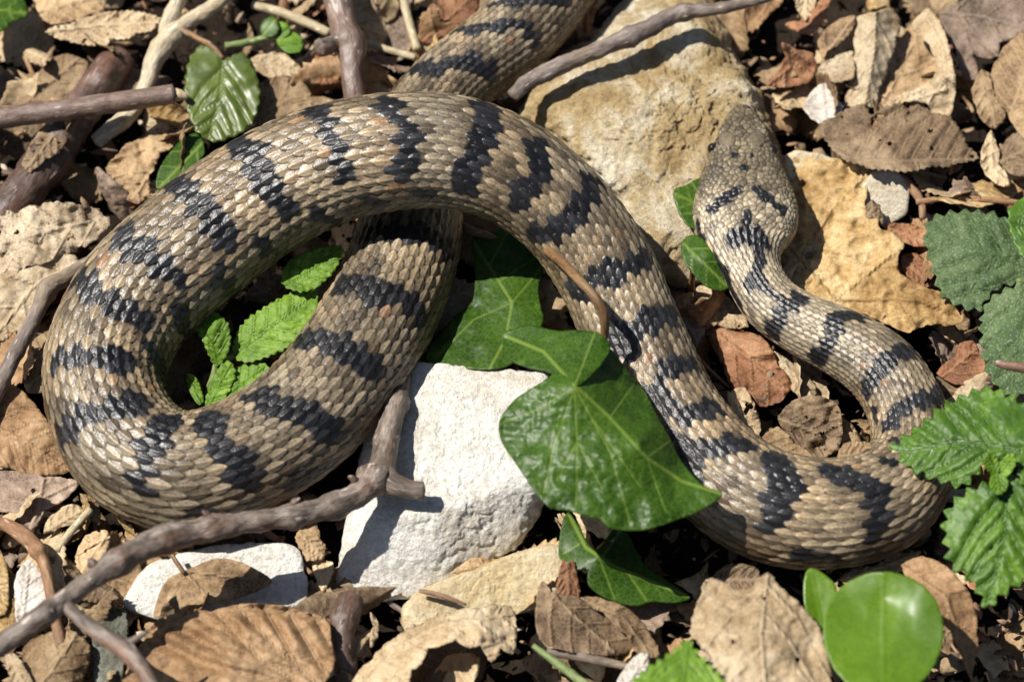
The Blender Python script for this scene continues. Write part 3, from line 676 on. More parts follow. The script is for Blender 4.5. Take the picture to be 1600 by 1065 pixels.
def tube(name, label, mat, pts, cat='twig', parent=None, bark=0.12, sides=16, step=4.0, knots=(), group=None, taper_end=False):
    """pts: (x, y, height, radius)"""
    c = np.array([[*P(a, b, h), r] for a, b, h, r in pts]); c, s = resample(catmull(c, step), step)
    _seed[0] += 1; sd = _seed[0]
    C, r = c[:, :3], c[:, 3].copy()
    for kx, amp in knots: r *= 1 + amp * np.exp(-((s / s[-1] - kx) * s[-1] / (c[:, 3].mean() * 0.9)) ** 2)
    T = np.gradient(C, axis=0); T /= np.linalg.norm(T, axis=1)[:, None]
    Z = np.array([0.05, 0.03, 1.0]); Nn = Z - T * (T @ Z)[:, None]; Nn /= np.linalg.norm(Nn, axis=1)[:, None]; B = np.cross(T, Nn)
    th = np.linspace(0, 2 * math.pi, sides, endpoint=False)
    q = C[:, None] + r[:, None, None] * (np.cos(th)[None, :, None] * Nn[:, None] + np.sin(th)[None, :, None] * B[:, None])
    dr = q - C[:, None]; w_ = q.reshape(-1, 3)
    nz = bark * fbm(w_ / (r.mean() * 1.3) + sd, 3) + bark * 0.9 * fbm(C / (r.mean() * 4) + sd * 2, 2).repeat(sides)
    rg_ = 0.5 - np.abs(fbm(np.column_stack([np.repeat(s, sides) / (r.mean() * 1.6), np.cos(np.tile(th, len(s))) * 1.6, np.sin(np.tile(th, len(s))) * 1.6]) + sd * 5, 3)) * 1.8
    nz = nz + bark * 0.7 * rg_
    q = C[:, None] + dr * (1 + nz.reshape(len(C), sides, 1))
    N, K = len(C), sides; idx = np.arange(N * K).reshape(N, K); nx = np.roll(idx, -1, 1)
    f = np.column_stack([idx[:-1].ravel(), nx[:-1].ravel(), nx[1:].ravel(), idx[1:].ravel()])
    v = q.reshape(-1, 3)
    # closed, slightly ragged ends
    e0 = C[0] - T[0] * r[0] * 0.25; e1 = C[-1] + T[-1] * r[-1] * 0.25
    v = np.vstack([v, e0, e1]); a, b = N * K, N * K + 1
    cap0 = np.column_stack([np.full(K, a), nx[0], idx[0], np.full(K, a)]); cap1 = np.column_stack([np.full(K, b), idx[-1], nx[-1], np.full(K, b)])
    me_f = np.vstack([f, ]);
    tri = np.vstack([f[:, [0, 1, 2]], f[:, [0, 2, 3]], cap0[:, :3], cap1[:, :3]])
    o = put(name, v, tri, M[mat], parent)
    gr = np.column_stack([np.repeat(s * 0.28, K), (r[:, None] * np.cos(th)).ravel(), (r[:, None] * np.sin(th)).ravel()]) * U
    gr = np.vstack([gr, gr[0], gr[-1]])
    ga = o.data.attributes.new('grain', 'FLOAT_VECTOR', 'POINT'); ga.data.foreach_set('vector', np.ascontiguousarray(gr, np.float32).ravel())
    if label: tag(o, label, cat if parent is None else None, group)
    return o

DL = 'dead_leaf'
# ---- top left
leaf(DL, 'pale serrated dead leaf with a split edge lying beside the forked pale stem', 'pale', [(70, 50), (110, 37), (150, 25), (187, 18), (217, 20), (250, 28), (247, 42), (213, 53), (190, 62), (172, 60), (167, 72), (147, 70), (103, 63)],
     [(70, 50, 34), (250, 36, 52), (150, 20, 44), (150, 70, 36)], [(70, 50), (150, 40), (250, 35)], lat=7, latang=35, teeth=9, tamp=1.5)
leaf(DL, 'rounded tan dead leaf behind the red brown twig', 'tan', [(27, 163), (43, 133), (63, 110), (97, 85), (120, 88), (138, 97), (133, 117), (113, 150), (80, 172)], [(35, 160, 4), (125, 90, 24)], [(35, 165), (125, 90)], lat=5)
leaf(DL, 'brown dead leaf above the pale serrated leaf', 'tan', [(50, -15), (145, -12), (165, 15), (140, 22), (80, 38), (60, 20)], [(50, 0, 20), (150, 10, 30)], [(55, 20), (150, -5)], lat=5)
leaf('green_leaf', 'dark blue green leaf beside the pale serrated dead leaf', 'ivy', [(-60, -35), (20, -28), (40, 5), (42, 25), (20, 35), (0, 50), (-50, 55)], [(0, 0, 60), (40, 25, 50)], [(-60, 5), (42, 22)], lat=5, wave=3)
r0 = root('pale_stem', 240, 110, 0); tag(r0, 'forked pale bare woody stem crossing under the red brown twig', 'stem')
tube('branch', None, 'paletwig', [(258, 62, 50, 13), (262, 40, 58, 14), (272, 18, 64, 13), (290, -30, 70, 12)], parent=r0, knots=((0.4, 0.2),), bark=0.18)
tube('main_stem', None, 'paletwig', [(150, 222, 4, 13), (200, 180, 12, 14), (228, 135, 24, 14), (243, 90, 40, 15), (262, 62, 50, 17), (290, 38, 56, 14), (330, 12, 60, 13), (372, -25, 62, 12)], parent=r0, knots=((0.62, 0.25),), bark=0.16)
r0 = root('green_leaf', 345, 150, 30); tag(r0, 'glossy olive green leaf with scalloped edge beside the coil', 'leaf')
leaf('blade', None, 'olive', parent=r0, poly= [(340, 80), (318, 72), (300, 85), (292, 108), (289, 140), (293, 170), (302, 195), (315, 213), (335, 222), (357, 217), (382, 204), (398, 185), (406, 150), (402, 120), (391, 95), (375, 82), (355, 92)],
     h=[(350, 85, 66), (345, 150, 62), (325, 218, 46), (292, 140, 56), (405, 150, 54)], mid=[(350, 90), (346, 150), (326, 219)], lat=5, latang=42, teeth=17, tamp=2, pleat=5, ridge=1.5, step=4, thick=1.8, vw=2.6)
tube('stalk', None, 'petiole', [(275, 42, 62, 5), (305, 58, 68, 5), (332, 74, 68, 5), (348, 92, 66, 4)], parent=r0)
leaf('ivy_leaf', 'small bright ivy leaf peeping out beside the coil under the olive leaf', 'ivy', [(248, 296), (247, 270), (262, 243), (283, 220), (303, 208), (315, 217), (320, 237), (310, 253), (287, 273)], [(318, 222, 50), (250, 292, 44), (250, 250, 52)], [(318, 222), (250, 293)], lat=3, step=2.8, wave=2, vw=3.2)
t_ = tube('twig', 'smooth red brown twig with a broken tip touching the olive green leaf', 'redtwig', [(-60, 194, 70, 19), (0, 184, 70, 18), (90, 173, 72, 17), (190, 159, 72, 17), (272, 147, 72, 16)], 'twig', bark=0.07, sides=24)
# ragged tip as its own part
def tip(parent, pts, mat='wood'):
    return tube('broken_tip', 'pale splintered wood', mat, pts, parent=parent, bark=0.35, sides=12, step=2.0)
tip(t_, [(270, 147, 72, 11), (284, 149, 72, 8), (294, 153, 70, 2.5)])
tube('old_stick', 'thick dark decaying stick beneath the red brown twig', 'darkstick', [(195, 88, 22, 20), (165, 120, 20, 27), (125, 175, 16, 30), (85, 230, 12, 34), (45, 290, 8, 32), (0, 350, 4, 30), (-50, 410, 0, 30)], 'stick', bark=0.25, sides=24)
leaf(DL, 'flaking brown bark scrap on the thick dark stick', 'brown', [(55, 215), (75, 195), (95, 205), (108, 215), (95, 235), (70, 250), (45, 270), (35, 260), (42, 238)], [(60, 220, 52), (100, 215, 46), (45, 265, 44)], [(90, 205), (40, 265)], jag=3, wave=8)
leaf(DL, 'crumpled tan leaf scrap below the dark stick', 'tan', [(200, 225), (240, 212), (285, 216), (250, 240), (232, 275), (238, 300), (215, 318), (195, 310), (180, 285), (165, 262), (180, 245)], [(200, 225, 14), (280, 218, 22), (215, 315, 14), (200, 270, 26)], [(280, 216), (205, 312)], wave=14, jag=3, wscale=22)
leaf(DL, 'earth crusted grey tan leaf clump by the bent purple twig', 'earthy', [(-30, 345), (30, 327), (60, 322), (90, 316), (150, 325), (172, 350), (150, 375), (122, 388), (90, 400), (40, 422), (-30, 432)], [(60, 330, 44), (150, 350, 30), (0, 420, 34), (60, 370, 54)], [(165, 340), (60, 365), (-30, 390)], wave=18, jag=5, wscale=24)
leaf(DL, 'pale tan leaf folded under the bent purple twig', 'pale', [(-20, 440), (30, 418), (60, 405), (115, 398), (132, 418), (95, 450), (62, 490), (20, 522), (-20, 540)], [(60, 405, 40), (100, 440, 30), (0, 520, 14), (0, 440, 34)], [(125, 408), (50, 450), (-10, 530)], lat=4, fold=(0.15, 0.2))
tube('twig', 'bent purple grey twig touching the outer edge of the coil', 'purpletwig', [(158, 400, 36, 10), (128, 418, 42, 12), (100, 436, 48, 14), (76, 450, 54, 13), (58, 488, 54, 12), (28, 545, 52, 12), (0, 600, 50, 13), (-30, 660, 46, 13)], 'twig', knots=((0.3, 0.25),))
leaf(DL, 'orange tan leaf between the bent purple twig and the coil', 'tan', [(33, 568), (43, 542), (80, 515), (90, 540), (82, 570), (80, 608), (43, 615)], [(45, 545, 10), (85, 590, 6)], [(45, 610), (82, 520)], lat=4)
leaf(DL, 'smooth red brown leaf against the outer edge of the coil', 'russet', [(-30, 600), (20, 601), (45, 622), (65, 645), (90, 690), (112, 735), (60, 744), (20, 732), (-30, 716)], [(0, 600, 24), (100, 730, 20), (0, 720, 34), (50, 680, 38)], [(-30, 655), (40, 690), (108, 735)], lat=5, pleat=4, wave=6)
# ---- top middle
r0 = root('twig', 545, 110, 40); tag(r0, 'upright grey brown twig with a side stub behind the coil', 'twig')
tube('main_stem', None, 'redtwig', [(520, -60, 96, 21), (528, 0, 92, 20), (540, 50, 88, 22), (548, 75, 84, 22), (549, 105, 80, 18), (556, 160, 60, 17), (562, 200, 40, 16)], parent=r0, knots=((0.52, 0.2), (0.25, 0.1)), sides=26)
st_ = tube('side_stub', None, 'greytwig', [(540, 68, 92, 12), (522, 67, 96, 13), (508, 73, 102, 14), (498, 76, 106, 14)], parent=r0, bark=0.2)
tube('straw', 'pale straw stem behind the small clover leaves', 'straw', [(395, 8, 24, 7), (440, 20, 28, 8), (480, 36, 30, 8), (515, 52, 30, 7)], 'straw')
tube('straw', 'pale straw stem running from the upright twig to the snake', 'straw', [(555, 62, 26, 5), (600, 76, 28, 6), (650, 90, 28, 6)], 'straw')
tube('straw', 'upright tan stalk between the upright twig and the snake', 'straw', [(628, -15, 34, 7), (638, 30, 32, 7), (652, 78, 24, 7)], 'straw')
leaf(DL, 'flat tan leaf below the small clover plant', 'tan', [(395, 172), (405, 130), (440, 118), (470, 125), (487, 150), (540, 165), (520, 190), (440, 205), (405, 198)], [(400, 180, 12), (480, 140, 26)], [(398, 185), (460, 150), (530, 172)], lat=4)
leaf(DL, 'small beige leaf scrap just below the clover plant', 'pale', [(392, 92), (435, 80), (460, 95), (477, 118), (430, 124), (405, 113)], [(400, 95, 18), (470, 115, 14)], [(395, 95), (472, 116)])
leaf(DL, 'small brown leaf scrap beside the upright twig', 'red', [(475, 92), (500, 86), (528, 100), (532, 128), (490, 130)], [(480, 95, 16), (530, 125, 20)], [(478, 95), (530, 126)])
leaf(DL, 'red brown leaf touching the far body of the snake', 'red', [(657, 66), (658, 30), (690, -5), (750, -20), (745, 20), (702, 52), (668, 70)], [(660, 50, 30), (740, -10, 46)], [(660, 66), (745, -12)], lat=4)
leaf(DL, 'beige curled leaf right of the upright twig', 'pale', [(553, 32), (555, -25), (610, -25), (626, 12), (612, 34), (578, 36)], [(560, 30, 20), (590, 0, 44), (620, 20, 20)], [(590, 35), (585, -25)], lat=3, wave=8)
leaf(DL, 'narrow orange brown leaf hanging between the snake and the ochre rock', 'red', [(900, -20), (934, -20), (928, 25), (918, 56), (911, 35)], [(915, -20, 70), (918, 50, 40)], [(917, -20), (918, 55)], lat=3)
# clover
r0 = root('clover', 440, 60, 20); tag(r0, 'small plant with round green leaves beside the upright twig', 'plant')
leaf('leaf', None, 'mint', [(433, 62), (445, 50), (462, 52), (474, 65), (470, 80), (455, 84), (440, 77)], [(450, 65, 44)], [(436, 70), (470, 66)], parent=r0, step=3, wave=2)
leaf('leaf', None, 'ivy', [(406, 50), (412, 32), (428, 27), (436, 40), (432, 55), (418, 58)], [(410, 50, 46), (430, 35, 56)], [(412, 54), (430, 32)], parent=r0, step=3, wave=2)
leaf('leaf', None, 'mint', [(428, 40), (440, 34), (453, 42), (450, 56), (436, 58)], [(430, 55, 42), (445, 40, 50)], [(430, 54), (449, 42)], parent=r0, step=3, wave=2)
tube('stem', None, 'stem', [(352, 72, 40, 6), (390, 66, 40, 6), (420, 58, 42, 5), (445, 60, 42, 4)], parent=r0)
# ---- twig on the rock
tube('twig', 'weathered purple grey twig lying across the ochre rock', 'purpletwig', [(800, 150, 118, 11), (830, 125, 122, 14), (900, 93, 128, 14), (960, 68, 130, 15), (1010, 46, 132, 14), (1060, 22, 132, 14), (1120, 14, 132, 10), (1190, -2, 130, 9), (1300, -40, 120, 8)], 'twig', knots=((0.38, 0.2), (0.55, 0.25)), sides=22, bark=0.16)
# ---- top right
leaf(DL, 'large purplish grey smooth leaf above the ribbed brown leaf', 'grey', [(1467, 23), (1500, 3), (1540, -30), (1660, -30), (1660, 70), (1600, 47), (1562, 67), (1558, 92), (1520, 85), (1528, 122), (1510, 126), (1493, 77)],
     [(1467, 23, 40), (1640, 20, 60), (1520, 120, 14), (1560, 60, 52)], [(1467, 20), (1530, 25), (1660, 60)], lat=4, veins=[[(1500, 22), (1520, 90)]], wave=6)
leaf(DL, 'tall tan leaf curled lengthwise standing behind the ribbed brown leaf', 'pale', [(1338, 27), (1367, 19), (1393, 15), (1407, 30), (1401, 60), (1388, 100), (1374, 140), (1367, 168), (1347, 163), (1317, 168), (1327, 140), (1336, 83)],
     [(1365, 15, 84), (1350, 165, 18), (1360, 90, 60)], [(1368, 18), (1366, 80), (1350, 166)], lat=5, latang=30, fold=(-0.7, -0.7), wave=3)
r0 = root('curled_leaf', 1440, 110, 10); tag(r0, 'bleached leaf curling over itself beside the large purplish leaf', 'leaf')
leaf('blade', None, 'pale', [(1425, 42), (1448, 14), (1464, 27), (1478, 57), (1491, 110), (1494, 140), (1484, 182), (1460, 178), (1447, 162), (1413, 160), (1390, 175), (1383, 163), (1407, 147), (1436, 137), (1458, 120), (1462, 100), (1450, 70)],
     [(1440, 25, 60), (1470, 60, 84), (1485, 120, 84), (1475, 175, 30), (1390, 168, 24), (1440, 148, 44), (1440, 50, 62)], [(1445, 20), (1474, 80), (1478, 140), (1390, 168)], wave=7, thick=1.3, parent=r0, crumple=6, curl=5, jag=2.5, step=4, lat=5)
leaf('inner_fold', None, 'tan', [(1400, 70), (1427, 42), (1455, 66), (1468, 105), (1460, 135), (1402, 158), (1372, 172), (1368, 130), (1385, 95)], [(1400, 80, 20), (1450, 100, 14), (1390, 160, 10)], [(1380, 160), (1430, 60)], parent=r0, wave=8, crumple=5, lat=4)  # darker tan than the blade: shadow inside the roll put into the colour
leaf(DL, 'ribbed dark brown leaf with a toothed edge behind the golden oak leaf', 'brown', [(1280, 197), (1317, 173), (1350, 163), (1360, 180), (1387, 167), (1433, 157), (1455, 177), (1483, 182), (1497, 200), (1510, 227), (1531, 247), (1500, 254), (1450, 261), (1387, 266), (1343, 258), (1313, 244), (1293, 224)],
     [(1290, 210, 26), (1430, 160, 22), (1525, 247, 34), (1400, 250, 58), (1320, 240, 50)], [(1296, 232), (1330, 247), (1400, 252), (1530, 248)], lat=8, latang=55, pleat=9, teeth=10, tamp=2, step=4, wave=4)
leaf(DL, 'small bleached white leaf scrap left of the ribbed brown leaf', 'white', [(1255, 170), (1278, 134), (1292, 130), (1300, 150), (1318, 167), (1312, 178), (1280, 194)], [(1260, 170, 26), (1290, 135, 34), (1310, 175, 32)], [(1258, 165), (1316, 168)], veins=[[(1285, 132), (1290, 185)]], step=4, smooth_poly=False)
leaf(DL, 'cream leaf piece behind the small white scrap', 'pale', [(1277, 107), (1303, 90), (1333, 80), (1334, 122), (1293, 130)], [(1280, 108, 24), (1330, 100, 38)], [(1278, 108), (1334, 98)], lat=3)
leaf(DL, 'little tan pointed leaf beside the tall curled leaf', 'tan', [(1278, 63), (1307, 33), (1338, 24), (1334, 43), (1313, 67), (1292, 80), (1285, 93)], [(1280, 80, 40), (1330, 30, 64)], [(1286, 90), (1336, 26)], lat=4)
leaf(DL, 'curled coppery brown leaf behind the ochre rock', 'red', [(1222, 67), (1245, 78), (1270, 84), (1276, 105), (1264, 130), (1240, 134), (1215, 136), (1196, 132), (1216, 112), (1228, 90)], [(1225, 70, 60), (1240, 100, 34), (1272, 100, 24), (1205, 130, 44)], [(1224, 68), (1236, 105), (1200, 133)], lat=4, wave=9)
leaf(DL, 'thin rusty leaf sliver above the coppery curled leaf', 'red', [(1226, 38), (1250, 33), (1275, 12), (1290, -10), (1300, -8), (1285, 30), (1270, 55), (1245, 50)], [(1230, 40, 40), (1290, 0, 66)], [(1228, 40), (1295, -8)], wave=7)
leaf(DL, 'cream leaf tip poking up above the rusty sliver', 'pale', [(1243, 5), (1255, -20), (1275, -20), (1272, 15), (1258, 34)], [(1250, 0, 50), (1260, 30, 40)], [(1262, -20), (1258, 33)])
leaf(DL, 'broad tan ribbed leaf above the green hairy leaves', 'tan', [(1600, 45), (1660, 40), (1660, 230), (1600, 216), (1574, 175), (1554, 145), (1548, 117), (1560, 90), (1580, 63)], [(1570, 80, 44), (1575, 170, 34), (1640, 120, 80)], [(1578, 180), (1600, 120), (1640, 40)], lat=9, latang=55, pleat=5, wave=5)
leaf(DL, 'curled tan leaf edge below the broad ribbed leaf', 'tan', [(1517, 150), (1533, 108), (1546, 115), (1550, 145), (1572, 180), (1556, 202), (1535, 190), (1525, 165)], [(1520, 150, 20), (1545, 130, 44), (1560, 195, 26)], [(1536, 112), (1556, 198)], wave=8)
leaf(DL, 'pale hooked leaf scrap between the ribbed brown leaf and the hairy leaves', 'pale', [(1532, 247), (1548, 203), (1558, 228), (1561, 258), (1577, 280), (1579, 292), (1560, 290), (1540, 272)], [(1550, 210, 34), (1540, 260, 24), (1575, 288, 30)], [(1549, 206), (1550, 262), (1576, 288)], wave=6, curl=6)
leaf(DL, 'brown twisted scrap under the broad ribbed leaf', 'brown', [(1560, 235), (1590, 205), (1620, 215), (1620, 270), (1590, 275), (1566, 262)], [(1565, 240, 20), (1610, 230, 40)], [(1562, 255), (1615, 225)], wave=10)
leaf('oak_leaf', 'large golden tan lobed oak leaf shaded by the snake head', 'golden', [(1212, 262), (1240, 243), (1285, 250), (1312, 248), (1342, 252), (1365, 266), (1356, 298), (1352, 320), (1370, 334), (1376, 356), (1400, 366), (1413, 383), (1403, 405), (1408, 427), (1453, 451), (1477, 454), (1488, 473),
      (1506, 499), (1483, 509), (1450, 508), (1417, 520), (1387, 506), (1347, 490), (1300, 474), (1235, 450), (1215, 430), (1222, 340)],
     [(1230, 260, 14), (1310, 250, 30), (1365, 268, 26), (1235, 440, 4), (1300, 360, 16), (1410, 385, 38), (1400, 510, 40), (1500, 500, 44), (1330, 470, 30)], [(1500, 497), (1440, 470), (1305, 469), (1230, 380)], 'leaf',
     veins=[[(1308, 468), (1390, 400)], [(1290, 338), (1358, 268)], [(1250, 405), (1300, 330)], [(1400, 470), (1430, 510)], [(1330, 400), (1270, 390)]], wave=11, vw=2.6, jag=2, curl=12, crumple=9, wscale=46)
leaf(DL, 'dark brown leaf scrap standing at the notch of the golden oak leaf', 'brown', [(1354, 320), (1362, 312), (1376, 325), (1380, 350), (1362, 350), (1353, 338)], [(1360, 315, 46), (1370, 348, 30)], [(1362, 314), (1370, 350)], wave=5, jag=3)
leaf(DL, 'rust coloured scrap in the hollow beside the golden oak leaf', 'red', [(1408, 400), (1430, 395), (1452, 415), (1462, 445), (1440, 448), (1412, 425)], [(1410, 405, 2), (1455, 440, 12)], [(1412, 402), (1455, 444)], wave=6)
leaf(DL, 'orange brown leaf beyond the oak leaf by the hairy green leaves', 'red', [(1378, 352), (1420, 350), (1447, 362), (1447, 385), (1415, 380)], [(1380, 352, 14), (1447, 375, 20)], [(1380, 355), (1446, 376)], wave=5)
leaf(DL, 'rusty orange leaf between the hairy green leaf and the snake', 'red', [(1463, 583), (1492, 556), (1500, 536), (1520, 532), (1531, 552), (1545, 582), (1520, 600), (1493, 600)], [(1465, 583, 16), (1515, 540, 40), (1540, 580, 30)], [(1470, 590), (1525, 545)], lat=3, fold=(-0.3, 0.1))
leaf(DL, 'torn red leaf lying inside the bend under the snake neck', 'red', [(1103, 507), (1133, 506), (1167, 518), (1193, 528), (1215, 570), (1238, 602), (1220, 627), (1180, 634), (1160, 612), (1143, 605), (1130, 570)], [(1110, 510, 6), (1230, 610, 14), (1190, 540, 30)], [(1106, 508), (1170, 560), (1234, 612)], lat=5, wave=10, wscale=25, jag=3)
leaf(DL, 'yellowish leaf piece under the jaw next to the torn red leaf', 'pale', [(1083, 455), (1108, 442), (1150, 478), (1172, 512), (1112, 507), (1094, 482)], [(1090, 455, 10), (1165, 505, 22)], [(1088, 452), (1168, 510)], wave=9, jag=3)
leaf(DL, 'tan leaf strip leaning on the underside of the neck', 'pale', [(1208, 548), (1240, 570), (1276, 605), (1273, 627), (1250, 621), (1233, 600)], [(1212, 552, 20), (1270, 620, 12)], [(1210, 550), (1272, 622)], lat=3)
leaf(DL, 'crumpled dark brown leaf in the hollow of the neck bend', 'brown', [(1215, 652), (1240, 625), (1275, 618), (1308, 630), (1316, 665), (1310, 702), (1275, 718), (1240, 692)], [(1220, 650, 8), (1270, 640, 36), (1300, 700, 12)], [(1218, 655), (1312, 690)], wave=14, wscale=20)
leaf(DL, 'tan leaf edge tucked against the body in the neck bend', 'tan', [(1306, 720), (1318, 693), (1345, 688), (1372, 698), (1368, 724)], [(1310, 715, 20), (1365, 705, 30)], [(1308, 715), (1370, 705)], wave=5)
leaf(DL, 'tan crumpled scrap below the torn red leaf', 'pale', [(1136, 612), (1165, 605), (1180, 640), (1190, 672), (1172, 690), (1150, 660)], [(1140, 615, 14), (1180, 680, 20)], [(1140, 614), (1180, 685)], wave=10, wscale=18, jag=3)
leaf(DL, 'dull orange scrap beside the crumpled dark leaf', 'tan', [(1185, 690), (1215, 665), (1240, 690), (1275, 720), (1250, 732), (1210, 722)], [(1190, 690, 10), (1265, 720, 18)], [(1188, 692), (1262, 724)], wave=8)
tube('straw', 'thin tan stalk lying level in front of the broad ribbed leaf', 'rustytwig', [(1432, 316, 30, 5), (1480, 310, 32, 5), (1540, 312, 32, 5), (1600, 318, 30, 5)], 'straw')
tube('leaf_stalk', 'rusty curved stalk beside the small white stone', 'rustytwig', [(1412, 278, 30, 6), (1428, 298, 30, 7), (1440, 318, 26, 6), (1442, 342, 18, 5)], 'stalk')
# hairy ground leaves
r0 = root('hairy_plant', 1570, 470, 10); tag(r0, 'grey green hairy plant with broad scalloped leaves', 'plant')
leaf('leaf', None, 'hairy', [(1445, 372), (1450, 346), (1475, 334), (1510, 330), (1545, 332), (1575, 345), (1600, 378), (1625, 430), (1600, 440), (1560, 450), (1540, 470), (1530, 486), (1495, 476), (1470, 460), (1460, 430), (1450, 400)],
     [(1450, 370, 60), (1530, 400, 84), (1530, 480, 60), (1600, 390, 80)], [(1625, 428), (1540, 395), (1450, 350)], parent=r0, lat=5, teeth=22, tamp=4.5, pleat=5, quilt=4, ridge=2, step=4, thick=2, veins=[[(1560, 400), (1500, 470)]])
leaf('leaf', None, 'hairy', [(1533, 500), (1545, 470), (1570, 453), (1610, 445), (1660, 500), (1660, 612), (1600, 617), (1575, 620), (1547, 590), (1535, 550)],
     [(1535, 510, 84), (1600, 520, 112), (1570, 610, 80)], [(1605, 446), (1592, 530), (1580, 618)], parent=r0, lat=5, teeth=22, tamp=4.5, pleat=5, quilt=4, ridge=2, step=4, thick=2)
leaf('leaf', None, 'nettle', [(1575, 346), (1585, 318), (1630, 305), (1630, 420), (1595, 398)], [(1590, 350, 100)], [(1580, 350), (1630, 360)], parent=r0, lat=4, teeth=18, tamp=2, pleat=4, step=4, thick=2)
tube('stem', None, 'stem', [(1640, 470, 10, 8), (1620, 440, 70, 7), (1590, 440, 84, 5)], parent=r0)
tube('twig', 'short grey twig tip poking over the hairy leaf', 'greytwig', [(1556, 567, 170, 5), (1580, 572, 172, 7), (1650, 580, 176, 8)], 'twig')
# ---- small plant inside the coil
r0 = root('seedling', 330, 610, 0); tag(r0, 'bright green hairy seedling growing inside the coil of the snake', 'plant')
leaf('leaf', None, 'mint', [(299, 492), (320, 486), (342, 490), (357, 508), (360, 535), (352, 560), (338, 572), (326, 555), (315, 530), (303, 510)], [(300, 495, 96), (340, 570, 70), (335, 510, 110)], [(340, 572), (330, 530), (306, 494)], parent=r0, lat=4, teeth=11, tamp=1.5, pleat=3, quilt=3, step=3, curl=3, vw=2)
leaf('leaf', None, 'mint', [(364, 555), (366, 530), (380, 505), (400, 488), (430, 470), (460, 456), (490, 453), (497, 470), (490, 500), (470, 525), (440, 548), (410, 560), (385, 566)], [(365, 550, 74), (440, 500, 112), (490, 465, 110)], [(366, 556), (420, 515), (492, 458)], parent=r0, lat=6, teeth=12, tamp=2, pleat=4, quilt=3.5, ridge=2, step=3, vw=2)
leaf('leaf', None, 'mint', [(440, 440), (448, 412), (475, 395), (512, 384), (536, 386), (530, 410), (515, 432), (490, 452), (460, 455)], [(450, 440, 120), (520, 400, 136)], [(442, 448), (480, 425), (530, 390)], parent=r0, lat=5, teeth=11, tamp=2, pleat=3.5, quilt=3.5, step=3, vw=2)
leaf('leaf', None, 'mint', [(346, 622), (360, 590), (375, 572), (400, 566), (420, 572), (414, 595), (395, 612), (370, 624)], [(350, 620, 60), (400, 575, 80)], [(350, 620), (412, 574)], parent=r0, lat=4, teeth=11, tamp=1.5, pleat=3, quilt=3, step=3, vw=2)
leaf('leaf', None, 'mint', [(290, 588), (300, 584), (312, 600), (318, 625), (310, 632), (298, 615)], [(300, 600, 60)], [(293, 588), (314, 630)], parent=r0, lat=3, pleat=2, step=3, vw=1.5)
leaf('leaf', None, 'mint', [(320, 640), (326, 605), (342, 574), (360, 564), (368, 588), (352, 622), (338, 640)], [(325, 635, 50), (360, 570, 84)], [(324, 638), (360, 568)], parent=r0, lat=4, pleat=3, quilt=3, step=3, vw=2, teeth=11, tamp=1.5)
tube('stem', None, 'stem', [(312, 650, -20, 7), (325, 615, 20, 7), (335, 590, 50, 7), (342, 566, 70, 6), (366, 556, 74, 4)], parent=r0)
# ---- ivy
r0 = root('ivy_leaf', 940, 700, 100); tag(r0, 'large glossy ivy leaf arching over the white stone and the snake', 'leaf')
leaf('blade', None, 'ivy', [(858, 589), (830, 607), (800, 629), (780, 658), (784, 690), (810, 730), (848, 784), (868, 795), (890, 798), (915, 806), (938, 812), (952, 824), (985, 829), (1015, 826), (1060, 811), (1095, 797), (1129, 772), (1098, 758), (1066, 722), (1047, 685), (1028, 650), (1003, 605), (975, 572), (952, 545), (925, 540), (895, 560)],
     [(860, 590, 240), (900, 605, 250), (785, 670, 216), (850, 780, 222), (940, 812, 218), (1010, 825, 214), (1128, 772, 200), (1000, 690, 242), (1060, 715, 184), (1000, 600, 176), (950, 545, 226)],
     [(896, 600), (950, 650), (1010, 715), (1065, 752), (1128, 772)], parent=r0, veins=[[(898, 605), (902, 700), (900, 790)], [(898, 605), (840, 640), (785, 660)], [(898, 605), (955, 710), (985, 820)], [(898, 605), (865, 700), (850, 770)], [(902, 690), (940, 760)], [(902, 690), (870, 750)], [(1010, 715), (1040, 800)], [(955, 650), (990, 600)], [(1010, 715), (1045, 690)], [(930, 660), (1000, 760)]],
     step=2.8, wave=7, vw=3.8, ridge=1.2, thick=2.2, jag=0.6, fold=(-0.18, -0.06), quilt=1.5)
leaf('folded_lobe', 'shaded upper lobe folded back', 'ivy', [(784, 522), (808, 512), (830, 508), (870, 517), (905, 516), (938, 522), (953, 546), (930, 580), (898, 604), (860, 583), (830, 576), (797, 563), (788, 545)],
     [(790, 530, 190), (870, 517, 220), (940, 525, 238), (953, 546, 228), (898, 604, 250), (830, 576, 222)], [(898, 604), (850, 550), (790, 525)], parent=r0, veins=[[(898, 604), (930, 520)]], step=3.0, vw=4, wave=3, thick=2.2, jag=0.6)
tube('petiole', None, 'petiole', [(832, 392, 60, 6.5), (842, 386, 150, 6.5), (868, 401, 222, 7), (900, 432, 262, 7), (930, 466, 270, 7), (944, 497, 252, 7), (943, 530, 220, 6), (928, 565, 222, 5), (902, 602, 240, 4)], parent=r0, bark=0.08)
r0 = root('ivy_leaf', 780, 470, 30); tag(r0, 'dark green ivy leaf between the body of the snake and the white stone', 'leaf')
